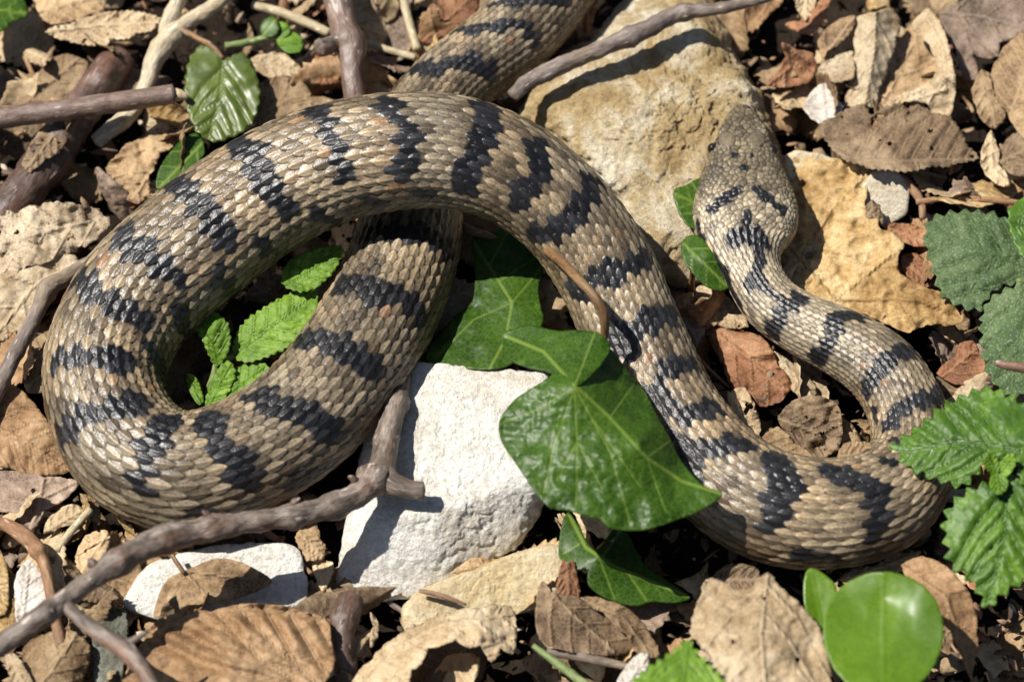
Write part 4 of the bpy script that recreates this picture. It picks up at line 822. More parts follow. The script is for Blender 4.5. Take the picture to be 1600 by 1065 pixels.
leaf('blade', None, 'ivy', [(738, 374), (770, 362), (801, 347), (820, 356), (838, 385), (848, 420), (841, 450), (845, 480), (848, 505), (822, 545), (800, 568), (770, 577), (720, 575), (665, 562), (690, 520), (715, 490), (738, 470), (742, 420)],
     [(740, 376, 60), (800, 350, 64), (845, 430, 64), (800, 470, 74), (770, 575, 82), (680, 560, 60), (740, 480, 56)], [(738, 374), (770, 425), (800, 473), (790, 530), (765, 576)], parent=r0,
     veins=[[(800, 473), (845, 420)], [(800, 473), (740, 500), (680, 560)], [(765, 415), (800, 350)], [(780, 440), (840, 400)], [(795, 510), (830, 535)]], step=2.8, wave=4, ridge=1.2, thick=2, vw=3.4, jag=0.5, quilt=1.2)
tube('petiole', None, 'petiole', [(716, 350, 60, 7), (735, 360, 66, 7), (760, 367, 66, 6), (775, 372, 62, 3)], parent=r0)
leaf('ivy_leaf', 'pointed ivy leaf hanging below the large ivy leaf beside the yellowish stone', 'ivy', [(893, 800), (905, 820), (920, 850), (935, 856), (965, 820), (985, 840), (1005, 878), (1040, 905), (1078, 932), (1055, 941), (1020, 940), (990, 946), (950, 936), (920, 915), (917, 890), (900, 891), (885, 880), (873, 867), (875, 835), (882, 806)],
     [(885, 810, 60), (880, 865, 54), (935, 870, 74), (960, 825, 46), (1075, 932, 40), (960, 935, 50)], [(890, 806), (915, 855), (960, 885), (1076, 932)], veins=[[(905, 850), (880, 865)], [(935, 868), (960, 935)], [(940, 870), (970, 830)], [(980, 893), (1010, 938)]], step=3, wave=3, thick=2, vw=4, ridge=1, jag=0.5)
leaf('ivy_leaf', 'small ivy leaf behind the cheek of the snake on the ochre rock', 'ivy', [(1052, 300), (1070, 290), (1110, 278), (1110, 355), (1080, 356), (1062, 335)], [(1055, 305, 92), (1085, 350, 84)], [(1110, 330), (1055, 302)], lat=3, step=4, wave=2)
r0 = root('ivy_leaf', 1100, 420, 60); tag(r0, 'small rounded ivy leaf under the jaw of the snake', 'leaf')
leaf('blade', None, 'ivy', [(1064, 385), (1072, 371), (1090, 368), (1110, 385), (1128, 405), (1142, 440), (1132, 453), (1105, 449), (1085, 430), (1068, 408)], [(1070, 380, 90), (1135, 445, 76), (1105, 400, 96)], [(1068, 380), (1135, 446)], lat=3, step=4, wave=2, jag=0.5, parent=r0)
tube('stalk', None, 'petiole', [(1080, 460, 0, 5), (1081, 440, 40, 5), (1083, 420, 84, 4)], parent=r0)
# ---- long grey twig in front
r0 = root('forked_twig', 300, 880, 60); tag(r0, 'long grey forked twig crossing the white stone in front of the coil', 'twig')
tube('main_stem', None, 'greytwig', [(-70, 1050, 215, 13.6), (0, 1008, 215, 13.6), (70, 960, 212, 15.2), (130, 915, 206, 16.0), (200, 868, 196, 18.4), (260, 840, 184, 19.2), (330, 825, 170, 17.6), (420, 812, 154, 16.0), (500, 797, 138, 17.6), (560, 772, 122, 18.4), (592, 738, 112, 19.2), (603, 690, 102, 18.4), (617, 640, 90, 16.0), (632, 580, 60, 13.6), (640, 540, 30, 12.0)], parent=r0, knots=((0.15, 0.2), (0.28, 0.3), (0.36, 0.15), (0.43, 0.25), (0.55, 0.2), (0.62, 0.3), (0.7, 0.45), (0.85, 0.25)), sides=32, bark=0.2, step=3)
tube('side_stub', None, 'greytwig', [(590, 738, 112, 20), (615, 757, 112, 17), (640, 765, 110, 14), (662, 766, 108, 13)], parent=r0, bark=0.2)
tube('side_branch', None, 'greytwig', [(98, 938, 210, 9), (120, 962, 212, 10), (160, 992, 220, 12), (195, 1015, 226, 13), (225, 1050, 234, 11), (250, 1100, 244, 10)], parent=r0)
for bx, by, bh, dx, dy in ((330, 808, 184, -14, -10), (455, 790, 158, 14, -12), (560, 752, 136, -16, -8), (150, 886, 214, -12, -14), (75, 940, 222, 8, 16)):
    tube('bud', None, 'darkstick', [(bx, by + 6, bh - 8, 7), (bx + dx * .5, by + dy * .5, bh, 6.5), (bx + dx, by + dy, bh + 5, 2)], parent=r0, bark=0.2, sides=10, step=2)
tube('spur', None, 'greytwig', [(192, 1010, 226, 7), (212, 998, 230, 5), (232, 985, 234, 3)], parent=r0)
# ---- bottom left
leaf(DL, 'pale leaf with raised veins at the edge of the coil', 'grey', [(-30, 745), (20, 735), (40, 740), (70, 745), (105, 748), (126, 752), (116, 766), (70, 796), (50, 828), (20, 800), (-30, 790)], [(0, 745, 22), (120, 755, 36), (50, 820, 18), (60, 770, 34)], [(67, 748), (60, 795), (45, 830)], veins=[[(62, 790), (10, 780)], [(66, 778), (120, 752)]], vw=4, ridge=-3, wave=5)
leaf(DL, 'tan leaf flake under the pale veined leaf', 'pale', [(68, 834), (75, 810), (110, 787), (132, 794), (126, 811), (95, 823)], [(70, 830, 18), (130, 795, 34)], [(70, 830), (130, 796)])
leaf(DL, 'small curled brown flake touching the underside of the coil', 'tan', [(124, 770), (145, 775), (158, 800), (155, 820), (140, 806)], [(128, 772, 38), (155, 815, 20)], [(126, 770), (155, 818)])
leaf(DL, 'brown upright leaf flake behind the grey twig', 'tan', [(118, 908), (118, 870), (135, 835), (165, 828), (172, 836), (160, 870), (140, 897)], [(120, 900, 6), (165, 832, 40)], [(120, 905), (168, 832)], lat=3)
tube('straw', 'flattened straw piece among the leaf flakes beside the coil', 'straw', [(88, 860, 26, 6), (115, 825, 32, 6), (142, 795, 38, 6)], 'straw')
leaf(DL, 'small greyish white leaf standing beside the rusty stalk', 'white', [(24, 942), (28, 890), (45, 874), (60, 890), (71, 915), (66, 960), (30, 986)], [(28, 940, 20), (45, 876, 50), (65, 950, 30)], [(34, 985), (46, 876)], lat=4, pleat=2)
tube('leaf_stalk', 'rusty bent stalk beside the greyish white leaf', 'rustytwig', [(-30, 812, 60, 9), (10, 820, 62, 10), (45, 843, 62, 12), (66, 872, 56, 9), (78, 925, 46, 8), (95, 1008, 30, 9)], 'stalk', knots=((0.42, 0.35),))
leaf(DL, 'tan folded leaf below the greyish white leaf', 'tan', [(35, 1012), (70, 990), (112, 984), (142, 1010), (126, 1068), (60, 1100)], [(40, 1010, 30), (130, 1010, 40), (90, 1040, 56)], [(50, 1090), (120, 990)], lat=4, fold=(-0.3, -0.3))
leaf(DL, 'tan leaf edge at the foot of the bent rusty stalk', 'golden', [(-30, 870), (0, 860), (12, 900), (8, 960), (-30, 960)], [(0, 900, 24)], [(-30, 900), (10, 930)])
leaf(DL, 'golden leaf fragment beside the foot of the greyish white leaf', 'golden', [(-30, 950), (0, 940), (25, 935), (28, 970), (10, 985), (-30, 990)], [(0, 960, 20)], [(-20, 965), (26, 950)], wave=6)
leaf(DL, 'pale blade of dead leaf beside the tan folded leaf', 'pale', [(8, 1023), (22, 1020), (40, 1045), (56, 1080), (30, 1085)], [(15, 1025, 40), (40, 1070, 50)], [(14, 1022), (44, 1080)])
r0 = root('dead_leaf', 330, 910, 20); tag(r0, 'thin tan leaf with a slender stalk lying on the flat pale stone', 'leaf')
leaf('blade', None, 'tan', [(240, 958), (257, 910), (287, 892), (333, 873), (367, 875), (403, 890), (425, 908), (400, 924), (337, 942), (293, 946), (253, 964)], [(245, 955, 26), (290, 893, 44), (420, 907, 46), (340, 930, 30), (330, 890, 52)], [(287, 893), (325, 932)], veins=[[(300, 893), (400, 905)], [(282, 905), (258, 950)]], wave=6, parent=r0, crumple=3, curl=8, jag=2, step=4, ridge=-1.3)
tube('stalk', None, 'petiole', [(264, 858, 56, 3.5), (274, 875, 56, 3.5), (288, 895, 50, 3.5)], parent=r0)
leaf(DL, 'large red brown pleated leaf in front of the flat pale stone', 'russet', [(185, 1095), (205, 1040), (225, 1000), (250, 966), (330, 955), (420, 944), (470, 955), (512, 969), (516, 1000), (524, 1027), (506, 1070), (480, 1110)],
     [(200, 1050, 50), (250, 970, 52), (420, 945, 64), (510, 970, 50), (520, 1025, 56), (360, 1040, 110), (480, 1100, 90)], [(205, 1000), (300, 958), (400, 950), (512, 966)], lat=8, latang=52, pleat=19, step=5, wave=6)
tube('twig_stub', 'dark brown broken stub below the white stone', 'darkstick', [(548, 932, 30, 17), (540, 960, 34, 21), (535, 990, 30, 16), (540, 1040, 10, 15), (545, 1090, 0, 15)], 'twig', bark=0.3)
leaf(DL, 'little leaf shaving beside the dark stub', 'pale', [(578, 955), (588, 965), (592, 985), (580, 1012), (578, 995), (584, 978)], [(580, 985, 30)], [(580, 957), (581, 1010)], step=4)
leaf(DL, 'tan leaf scrap between the coil and the white stone', 'tan', [(463, 832), (495, 818), (500, 840), (508, 850), (506, 872), (480, 874), (468, 855)], [(468, 835, 26), (505, 870, 20)], [(470, 835), (505, 868)], jag=3)
leaf(DL, 'cream leaf sliver standing under the white stone', 'pale', [(487, 874), (520, 878), (518, 900), (505, 925), (495, 905)], [(490, 876, 8), (508, 915, 18)], [(490, 875), (507, 920)])
leaf(DL, 'brown leaf crumb lying on the corner of the white stone', 'brown', [(528, 915), (540, 900), (552, 903), (563, 912), (552, 920)], [(545, 908, 10)], [(530, 914), (560, 911)], step=4)
# ---- bottom middle
r0 = root('curled_leaf', 680, 1040, 10); tag(r0, 'curled beige leaf rolled into a tunnel in front of the yellowish stone', 'leaf')
leaf('blade', None, 'pale', [(540, 1090), (560, 1050), (580, 1030), (613, 1000), (653, 977), (700, 957), (750, 950), (800, 946), (808, 985), (800, 1022), (782, 1012), (768, 1034), (752, 1008), (728, 1012), (712, 996), (690, 1008), (668, 1012), (654, 1040), (642, 1046), (632, 1095)],
     [(560, 1060, 40), (653, 977, 50), (800, 948, 50), (600, 1060, 80), (690, 990, 110), (760, 990, 112), (800, 1015, 90), (650, 1040, 104)], [(560, 1080), (620, 1010), (690, 975), (800, 960)], parent=r0, lat=7, pleat=5, wave=9, thick=0.9, crumple=5, jag=3, step=4, ridge=-1.5, smooth_poly=False, wscale=26)
leaf('inner_fold', None, 'pale', [(672, 1095), (684, 1040), (700, 1024), (725, 1020), (750, 1026), (742, 1060), (730, 1095)], [(690, 1040, 30), (745, 1040, 60)], [(735, 1090), (748, 1028)], parent=r0, wave=8, jag=3, lat=3, crumple=4, smooth_poly=False)
leaf('inner_fold', None, 'brown', [(620, 1090), (650, 1030), (690, 990), (740, 1000), (760, 1040), (720, 1095)], [(660, 1040, 10), (740, 1020, 14)], [(640, 1080), (740, 1005)], parent=r0)
leaf(DL, 'pointed brown leaf folded along its midrib below the ivy', 'brown', [(847, 906), (863, 927), (910, 937), (950, 963), (987, 997), (998, 1014), (927, 1022), (843, 1000), (838, 943)], [(847, 907, 70), (840, 995, 56), (990, 1010, 50), (900, 970, 66)], [(847, 907), (885, 950), (940, 1000), (960, 1018)], lat=4, fold=(-0.25, 0.2), wave=5)
leaf(DL, 'tan curved leaf overlapping the pointed brown leaf', 'tan', [(905, 932), (957, 940), (990, 957), (1017, 993), (1032, 1024), (1003, 1028), (980, 990), (943, 957)], [(910, 935, 66), (1000, 970, 60), (1015, 1025, 56), (960, 955, 78)], [(908, 934), (975, 965), (1018, 1025)], wave=4, lat=4)
leaf(DL, 'little red brown leaf standing beside the hanging ivy leaf', 'red', [(869, 935), (873, 900), (880, 872), (887, 880), (896, 873), (901, 900), (907, 930), (890, 938)], [(880, 875, 64), (890, 935, 50)], [(887, 876), (889, 936)], step=4)
tube('leaf_stalk', 'olive green stalk under the pointed brown leaf', 'stem', [(833, 1008, 60, 4), (870, 1035, 62, 6), (930, 1080, 64, 6)], 'stalk')
tube('twig', 'thin purplish twig under the pointed brown leaf', 'purpletwig', [(855, 1018, 54, 6), (900, 1024, 56, 7), (985, 1042, 56, 6)], 'twig')
tube('straw', 'thin rusty needle lying on the yellowish stone', 'rustytwig', [(655, 922, 46, 3), (690, 930, 46, 4), (728, 944, 40, 2)], 'straw')
leaf(DL, 'white torn leaf edge beside the blurred green leaf', 'white', [(962, 1075), (975, 1045), (995, 1022), (1015, 1020), (1010, 1050), (990, 1090)], [(975, 1060, 80), (1010, 1030, 90)], [(970, 1080), (1012, 1024)])
leaf(DL, 'dull brown curled leaf just behind the large pale leaf', 'brown', [(1110, 905), (1130, 885), (1160, 880), (1185, 890), (1190, 920), (1160, 945), (1120, 940)], [(1115, 900, 50), (1160, 885, 80), (1180, 925, 90)], [(1112, 905), (1186, 905)], wave=8)
leaf(DL, 'large pale papery leaf raised above the litter below the snake', 'pale', [(1078, 985), (1095, 930), (1103, 905), (1130, 907), (1150, 922), (1175, 917), (1200, 892), (1216, 915), (1235, 930), (1260, 955), (1285, 990), (1297, 1065), (1290, 1120), (1095, 1120), (1112, 1025)],
     [(1085, 980, 175), (1105, 905, 160), (1200, 893, 170), (1290, 1000, 185), (1180, 1000, 215), (1280, 1110, 210), (1120, 1100, 200)], [(1200, 893), (1190, 990), (1200, 1120)], lat=5, wave=16, wscale=34, jag=4)
leaf('green_leaf', 'bright serrated green leaf tip in front of the large pale leaf', 'mint', [(985, 1075), (1005, 1048), (1040, 1025), (1060, 1010), (1075, 999), (1090, 1018), (1110, 1040), (1132, 1068), (1120, 1130), (1000, 1130)], [(1075, 1000, 240), (1060, 1120, 270)], [(1076, 1000), (1060, 1130)], lat=5, teeth=16, tamp=5, pleat=4, quilt=3, step=4)
# ---- bottom right
leaf('green_leaf', 'round glossy bright green leaf raised in front of the snake', 'glossy', [(1380 + 94 * math.cos(a), 988 + 99 * math.sin(a) - 4 * math.cos(2 * a)) for a in np.linspace(0, 2 * math.pi, 20, endpoint=False)],
     [(1380, 990, 206), (1380, 935, 205), (1380, 892, 221), (1380, 1085, 216), (1292, 985, 203), (1468, 985, 214), (1315, 920, 204), (1445, 920, 222), (1340, 1005, 204), (1425, 1005, 209)], [(1380, 1085), (1380, 900)], wave=1.5, thick=2.5, vw=4, jag=1.2, step=3.5)
leaf('green_leaf', 'small pointed green leaf beside the round glossy leaf', 'glossy', [(1257, 945), (1256, 905), (1266, 887), (1290, 898), (1307, 918), (1302, 950), (1285, 984), (1268, 970)], [(1270, 890, 150), (1280, 980, 130)], [(1285, 982), (1268, 889)], fold=(0.15, 0.15), wave=2, jag=0.3, step=4)
leaf(DL, 'tan drooping leaf with a long tip behind the round glossy leaf', 'russet', [(1408, 882), (1440, 869), (1470, 879), (1500, 905), (1521, 945), (1526, 990), (1523, 1030), (1515, 1057), (1504, 1020), (1485, 985), (1460, 960), (1435, 930)], [(1415, 885, 100), (1500, 910, 130), (1515, 1050, 70), (1470, 940, 130)], [(1412, 884), (1480, 935), (1516, 1052)], wave=4, lat=4)
leaf(DL, 'brown torn leaf strip just under the snake near the round glossy leaf', 'tan', [(1310, 905), (1330, 890), (1365, 885), (1410, 862), (1440, 862), (1420, 885), (1380, 900), (1330, 915)], [(1320, 905, 40), (1430, 865, 46)], [(1315, 906), (1435, 864)], wave=8, jag=3)
r0 = root('nettle', 1560, 760, 20); tag(r0, 'bright green nettle like plant with toothed leaves beside the bend of the snake', 'plant')
leaf('leaf', None, 'nettle', [(1379, 711), (1395, 695), (1430, 670), (1465, 641), (1490, 625), (1520, 611), (1548, 607), (1580, 618), (1612, 640), (1660, 665), (1660, 718), (1600, 716), (1562, 713), (1532, 735), (1507, 758), (1485, 756), (1440, 741), (1410, 726)],
     [(1380, 712, 130), (1480, 690, 172), (1530, 612, 160), (1500, 755, 168), (1600, 690, 200)], [(1600, 705), (1500, 690), (1382, 711)], parent=r0, lat=7, latang=42, teeth=22, tamp=6, pleat=8, quilt=4, ridge=2, step=4, thick=2, jag=0.5, vw=2.5)
leaf('leaf', None, 'nettle', [(1560, 752), (1600, 745), (1660, 765), (1660, 850), (1612, 900), (1587, 915), (1566, 930), (1546, 946), (1540, 951), (1529, 926), (1510, 901), (1486, 882), (1478, 850), (1475, 810), (1495, 780), (1526, 760)],
     [(1570, 750, 196), (1560, 840, 190), (1543, 948, 150), (1480, 830, 168), (1640, 820, 180)], [(1575, 745), (1570, 840), (1542, 948)], parent=r0, lat=6, latang=40, teeth=24, tamp=7, pleat=9, quilt=4, ridge=2, step=4, thick=2, jag=0.5, vw=2.5)
leaf('leaf', None, 'mint', [(1556, 744), (1546, 738), (1536, 722), (1540, 708), (1552, 704), (1560, 716), (1562, 732)], [(1556, 742, 206), (1542, 708, 226)], [(1557, 742), (1543, 707)], parent=r0, lat=3, pleat=3, step=3, curl=4, teeth=8, tamp=1.2, vw=1.6)
leaf('leaf', None, 'mint', [(1558, 744), (1560, 728), (1570, 712), (1584, 708), (1588, 722), (1580, 738), (1568, 748)], [(1559, 742, 206), (1583, 712, 230)], [(1560, 742), (1584, 711)], parent=r0, lat=3, pleat=3, step=3, curl=4, teeth=8, tamp=1.2, vw=1.6)
leaf('leaf', None, 'mint', [(1550, 742), (1566, 740), (1576, 752), (1570, 768), (1556, 772), (1546, 758)], [(1558, 742, 206), (1560, 768, 212)], [(1558, 742), (1562, 770)], parent=r0, lat=3, pleat=3, step=3, curl=4, teeth=8, tamp=1.2, vw=1.6)
leaf('leaf', None, 'nettle', [(1590, 715), (1610, 690), (1660, 690), (1660, 770), (1610, 765), (1592, 745)], [(1600, 725, 206)], [(1592, 730), (1655, 725)], parent=r0, lat=4, teeth=16, tamp=3, pleat=5, step=4)
tube('stem', None, 'stem', [(1590, 790, 0, 8), (1578, 765, 110, 8), (1572, 745, 195, 7)], parent=r0)

# ------------------------------------------------------------------ loose litter
def litter_mesh(kind, sd, L, W, curlw, curll, rag):
    rg = np.random.default_rng(int(sd * 10) + 5); step = 5.0
    if kind == 'scrap':                       # angular torn piece
        n = rg.integers(5, 8); a = np.sort(rg.uniform(0, 2 * math.pi, n) * 0.35 + np.arange(n) / n * 2 * math.pi)
        q = rg.uniform(0.6, 1.1, n); key = np.column_stack([np.cos(a) * q * L / 2, np.sin(a) * q * W / 2])
    else:
        u = np.linspace(0, 1, 22)
        if kind == 'oval': wd = np.sin(math.pi * u ** 0.8) ** 0.8
        elif kind == 'lance': wd = np.sin(math.pi * u ** 0.9) ** 1.1
        else: wd = np.sin(math.pi * u ** 0.8) ** 0.6 * (0.70 + 0.30 * np.sin(u * 19 + sd))
        bend = 0.08 * L * np.sin(u * 3 + sd)
        key = np.vstack([np.column_stack([(u - .5) * L, wd * W / 2 + bend]), np.column_stack([(u - .5) * L, -wd * W / 2 + bend])[1:-1][::-1]])
    out = []
    for p1, p2 in zip(key, np.roll(key, -1, axis=0)):
        m = max(1, int(round(np.linalg.norm(p2 - p1) / 4.0)))
        out += [p1 + (p2 - p1) * t for t in np.arange(m) / m]
    poly = np.array(out); k3 = np.column_stack([poly / 8.0, np.full(len(poly), sd)])
    poly = poly * (1 + rag * 0.35 * fbm(k3, 3)[:, None])
    if kind == 'oval': poly = poly * (1 + 0.05 * ((np.arange(len(poly)) % 3) - 1))[:, None]
    lo, hi = poly.min(0), poly.max(0)
    gx, gy = np.meshgrid(np.arange(lo[0], hi[0], step), np.arange(lo[1], hi[1], step * .87)); gx = gx + (np.arange(gx.shape[0]) % 2)[:, None] * step / 2
    gx, gy = gx.ravel(), gy.ravel(); k = inside(gx, gy, poly) & (np.min(np.hypot(gx[:, None] - poly[None, :, 0], gy[:, None] - poly[None, :, 1]), axis=1) > 2.5); gx, gy = gx[k], gy[k]
    nb = len(poly)
    res = delaunay_2d_cdt([Vector(p) for p in poly] + [Vector((a, b)) for a, b in zip(gx, gy)], [(i, (i + 1) % nb) for i in range(nb)], [], 1, 1e-4)
    xy = np.array([v[:] for v in res[0]]); f = np.array([t for t in res[2] if len(t) == 3]); x, y = xy[:, 0], xy[:, 1]
    ym = y - 0.08 * L * np.sin((x / L + .5) * 3 + sd) if kind != 'scrap' else y + 0.2 * W
    ph = (x / L * 7 - np.abs(ym) / L * 6) % 1; lat = np.minimum(ph, 1 - ph)
    vein = np.maximum(np.clip(1.2 - np.abs(ym) / 3.0, 0, 1), 0.8 * np.clip(1 - lat / 0.16, 0, 1))
    z = 0.045 * L * fbm(np.column_stack([x / 30, y / 30, np.full(x.size, sd)]), 3) + 3.0 * lat * 2 + 1.3 * vein - 0.25 * np.abs(ym) * (1 if int(sd) % 3 == 0 else -0.4)
    if abs(curlw) > 1e-3:
        R = W / curlw; a = y / R; y2 = (R - z) * np.sin(a); z = R - (R - z) * np.cos(a); y = y2
    if abs(curll) > 1e-3:
        R = L / curll; a = x / R; x2 = (R - z) * np.sin(a); z = R - (R - z) * np.cos(a); x = x2
    p = np.column_stack([x, y, z]); p -= p.mean(0)
    return p, f, vein

WORD = {'tan': 'tan', 'pale': 'pale beige', 'red': 'red brown', 'brown': 'dark brown', 'grey': 'greyish brown', 'golden': 'golden tan', 'russet': 'russet'}
SHAPE = {'oval': 'oval dead leaf', 'lance': 'narrow dead leaf', 'oak': 'lobed dead leaf', 'scrap': 'torn leaf scrap'}
protos = []
for i in range(35):
    kd = ['oval', 'scrap', 'lance', 'scrap', 'oval', 'oak', 'scrap'][i % 7]
    L = random.uniform(90, 165) if kd != 'scrap' else random.uniform(50, 110)
    Wd = L * {'oval': 0.58, 'lance': 0.34, 'oak': 0.55, 'scrap': 0.6}[kd] * random.uniform(.85, 1.15)
    p, f, ve = litter_mesh(kd, i * 3.3, L, Wd, random.uniform(-3.2, 3.2), random.uniform(-1.8, 1.8), 0.8 if kd == 'scrap' else 0.3)
    me = make_mesh('litter', p * U, f, attrs={'vein': ve})
    protos.append((kd, me, L))
litter_by = {}
def litter(px, py, h, big=1.0, mats=('tan', 'tan', 'pale', 'red', 'brown', 'brown', 'grey')):
    kd, me, L = random.choice(protos); mt = random.choice(mats)
    key = (me.name, mt)
    if key not in litter_by:
        m2 = me.copy(); m2.materials.clear(); m2.materials.append(M[mt]); litter_by[key] = m2
    nm = {'scrap': 'leaf_scrap', 'lance': 'leaf_sliver'}.get(kd, 'dead_leaf')
    o = bpy.data.objects.new(nm, litter_by[key]); col.objects.link(o)
    o.location = Vector(P(px, py, h) * U); o.rotation_euler = (random.gauss(0, 0.46), random.gauss(0, 0.46), random.uniform(0, 6.28))
    sc = random.uniform(0.7, 1.2) * big; o.scale = (sc, sc, sc)
    m = o.modifiers.new('thickness', 'SOLIDIFY'); m.thickness = 0.7 * U; m.offset = 0
    near = min(LAND, key=lambda q: math.hypot(q[0] - px, q[1] - py))[2]
    lb = f'{WORD[mt]} {SHAPE[kd]} in the litter {near}'
    tag(o, lb, 'leaf', lb.replace('leaf in', 'leaves in').replace('scrap in', 'scraps in'))
    return o
LAND = [(100, 60, 'near the pale serrated leaf'), (100, 230, 'around the dark decaying stick'), (340, 150, 'beside the olive green leaf'), (540, 60, 'around the upright twig'), (700, 40, 'near the far body of the snake'),
        (960, 60, 'behind the ochre rock'), (1230, 110, 'near the coppery curled leaf'), (1380, 100, 'behind the ribbed brown leaf'), (1560, 150, 'around the broad ribbed leaf'), (1420, 320, 'around the small white stone'),
        (1560, 440, 'under the hairy plant'), (1430, 540, 'beside the golden oak leaf'), (1150, 560, 'under the snake neck'), (1280, 680, 'in the hollow of the neck bend'), (400, 480, 'inside the coil with the seedling'),
        (60, 380, 'near the earth crusted leaf clump'), (50, 560, 'beside the bent purple twig'), (60, 700, 'near the smooth red brown leaf'), (90, 850, 'around the rusty bent stalk'), (100, 1030, 'under the forked grey twig'),
        (300, 900, 'around the flat pale stone'), (400, 1030, 'near the large pleated leaf'), (560, 980, 'around the dark broken stub'), (760, 940, 'around the yellowish stone'), (920, 1000, 'near the pointed brown leaf'),
        (1000, 880, 'under the hanging ivy leaf'), (1180, 980, 'under the large pale papery leaf'), (1380, 960, 'under the round glossy leaf'), (1560, 900, 'under the nettle plant'), (760, 480, 'under the ivy leaves'), (700, 720, 'around the white limestone block')]
def free(px, py, h, rad):
    """keep loose litter out of the snake's body"""
    p = P(px, py, h); d = np.linalg.norm(SN_C - p, axis=1) - SN_R
    return d.min() > rad
def in_stone(px, py):
    q = np.array([float(px)]), np.array([float(py)])
    return any(inside(q[0], q[1], np.array(pl))[0] for pl in ([(500, 560), (890, 560), (900, 850), (640, 960), (500, 930)], [(780, 90), (1000, -60), (1170, 20), (1260, 300), (1080, 470), (900, 330)], [(170, 830), (500, 830), (500, 990), (170, 990)], [(610, 840), (900, 840), (880, 980), (610, 1000)], [(1210, 230), (1420, 230), (1510, 500), (1400, 530), (1210, 460)], [(1080, 880), (1300, 880), (1300, 1100), (1080, 1100)]))
cnt = 0
for layer, (n_, h0, h1) in enumerate(((130, -62, -38), (170, -36, -14), (150, -14, 10), (110, 4, 20))):
    k = 0
    while k < n_:
        # jittered even spread
        px, py = random.uniform(-130, 1730), random.uniform(-170, 1150)
        h = random.uniform(h0, h1)
        if not free(px, py, h, 6 if layer < 3 else 30): continue
        if layer == 3 and in_stone(px, py): continue
        litter(px, py, h, (1.1, 1.25, 1.3, 1.1)[layer], mats=('tan', 'pale', 'pale', 'pale', 'russet', 'tan', 'golden', 'grey', 'brown') if layer >= 2 else ('tan', 'tan', 'pale', 'red', 'brown', 'brown', 'grey')); k += 1
# small loose twigs and stalks
for i in range(34):
    px, py = random.uniform(-60, 1660), random.uniform(-80, 1120); a = random.uniform(0, 6.28); L = random.uniform(35, 110); h = random.uniform(-14, 16); rd = random.uniform(2.2, 5)
    if not free(px, py, h, L * 0.5): continue
    mt = random.choice(['straw', 'rustytwig', 'purpletwig', 'petiole']); b = random.uniform(-0.3, 0.3)
    tube('loose_stalk', {'straw': 'thin straw coloured stalk lying loose in the litter', 'rustytwig': 'thin rusty stalk lying loose in the litter', 'purpletwig': 'thin purplish grey twig piece lying loose in the litter', 'petiole': 'thin dark brown stalk lying loose in the litter'}[mt],
         mt, [(px - L / 2 * math.cos(a), py - L / 2 * math.sin(a), h - 5, rd), (px + 8 * b, py + 10 * b, h, rd), (px + L / 2 * math.cos(a + b), py + L / 2 * math.sin(a + b), h + 6, rd * .7)], 'stalk', sides=8, step=6,
         group={'straw': 'loose straw stalks', 'rustytwig': 'loose rusty stalks', 'purpletwig': 'loose twig pieces', 'petiole': 'loose brown stalks'}[mt])

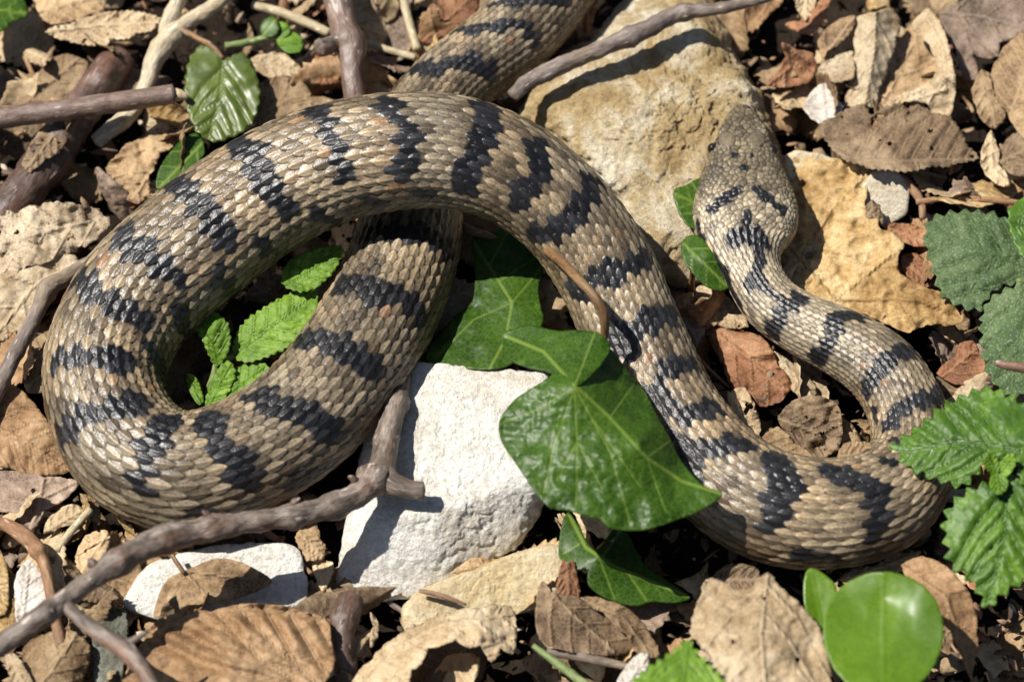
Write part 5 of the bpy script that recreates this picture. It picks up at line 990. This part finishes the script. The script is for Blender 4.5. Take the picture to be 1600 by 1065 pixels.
# crumbs: uncountable fragments on the soil
def crumbs():
    n = 5500; v = []; f = []; ve = []
    px = rng.uniform(-160, 1760, n); py = rng.uniform(-200, 1180, n); h = rng.uniform(-70, 6, n)
    c = P(px, py, h); a = rng.uniform(0, 6.28, n); L = 4 + 18 * rng.uniform(0, 1, n) ** 2; Wd = L * rng.uniform(0.12, 0.6, n); tl = rng.normal(0, 0.5, (n, 2))
    d = np.min(np.linalg.norm(SN_C[None, ::12] - c[:, None], axis=2) - SN_R[None, ::12], axis=1)
    for i in range(n):
        if d[i] < 4: continue
        b = len(v); e1 = np.array([math.cos(a[i]), math.sin(a[i]), tl[i, 0]]) * L[i]; e2 = np.array([-math.sin(a[i]), math.cos(a[i]), tl[i, 1]]) * Wd[i]
        cv = rng.normal(0, 0.35) * Wd[i]; q = rng.uniform(0.45, 1.15, 6); top = np.array([0, 0, cv])
        v += [c[i] - e1 * q[0] + e2 * (q[1] - .7), c[i] - e1 * .3 + e2 * q[2], c[i] + e1 * .4 + e2 * q[3], c[i] + e1 * q[4], c[i] + e1 * .3 - e2 * q[5], c[i] - e1 * .5 - e2 * q[1], c[i] + top]
        for k in range(6): f.append((b + k, b + (k + 1) % 6, b + 6))
        ve += [rng.uniform(0, 1)] * 7
    s = NT('leaf crumbs'); at = s.attr('vein')
    cc = s.ramp(at, [(0.0, (0.05, 0.032, 0.02)), (0.35, (0.15, 0.095, 0.052)), (0.65, (0.28, 0.19, 0.11)), (0.85, (0.24, 0.115, 0.06)), (1.0, (0.5, 0.42, 0.31))])
    s.link(cc, s.b.inputs['Base Color']); s.b.inputs['Roughness'].default_value = 0.8
    o = put('leaf_crumbs', np.array(v), np.array(f), s.m, attrs={'vein': np.array(ve)}, thick=1.0)
    tag(o, 'small crumbs of dead leaf strewn over the soil', 'leaf litter', kind='stuff')
crumbs()

# the same litter going on beyond the picture, as one mass
def outer_litter():
    v = []; f = []; ve = []; nv = 0; k = 0
    data = []
    for kd, me, L in protos[:20]:
        co = np.empty(len(me.vertices) * 3, np.float32); me.vertices.foreach_get('co', co)
        tr = np.empty(len(me.polygons) * 3, np.int32); me.loops.foreach_get('vertex_index', tr)
        at = np.empty(len(me.vertices), np.float32); me.attributes['vein'].data.foreach_get('value', at); data.append((co.reshape(-1, 3) / U, tr.reshape(-1, 3), at))
    while k < 900:
        x, y = rng.uniform(-1900, 1900), rng.uniform(-1600, 1900); h = rng.uniform(-55, 12)
        px, py, _ = proj(np.array([[x, y, h]])); px, py = px[0], py[0]
        if -110 < px < 1710 and -150 < py < 1170: continue
        p = np.array([x, y, h])
        if (np.linalg.norm(SN_C - p, axis=1) - SN_R).min() < 25: continue
        co, tr, at = data[rng.integers(len(data))]; a, b, c = rng.uniform(0, 6.28), rng.normal(0, .4), rng.normal(0, .4)
        Rz = np.array([[math.cos(a), -math.sin(a), 0], [math.sin(a), math.cos(a), 0], [0, 0, 1]]); Rx = np.array([[1, 0, 0], [0, math.cos(b), -math.sin(b)], [0, math.sin(b), math.cos(b)]]); Ry = np.array([[math.cos(c), 0, math.sin(c)], [0, 1, 0], [-math.sin(c), 0, math.cos(c)]])
        v.append(co * rng.uniform(1.0, 1.6) @ (Rz @ Rx @ Ry).T + p); f.append(tr + nv); ve.append(at); nv += len(co); k += 1
    o = put('leaf_litter', np.vstack(v), np.vstack(f), M['tan'], attrs={'vein': np.concatenate(ve)})
    tag(o, 'dead leaves carpeting the ground further off around the snake', 'leaf litter', kind='stuff')
outer_litter()
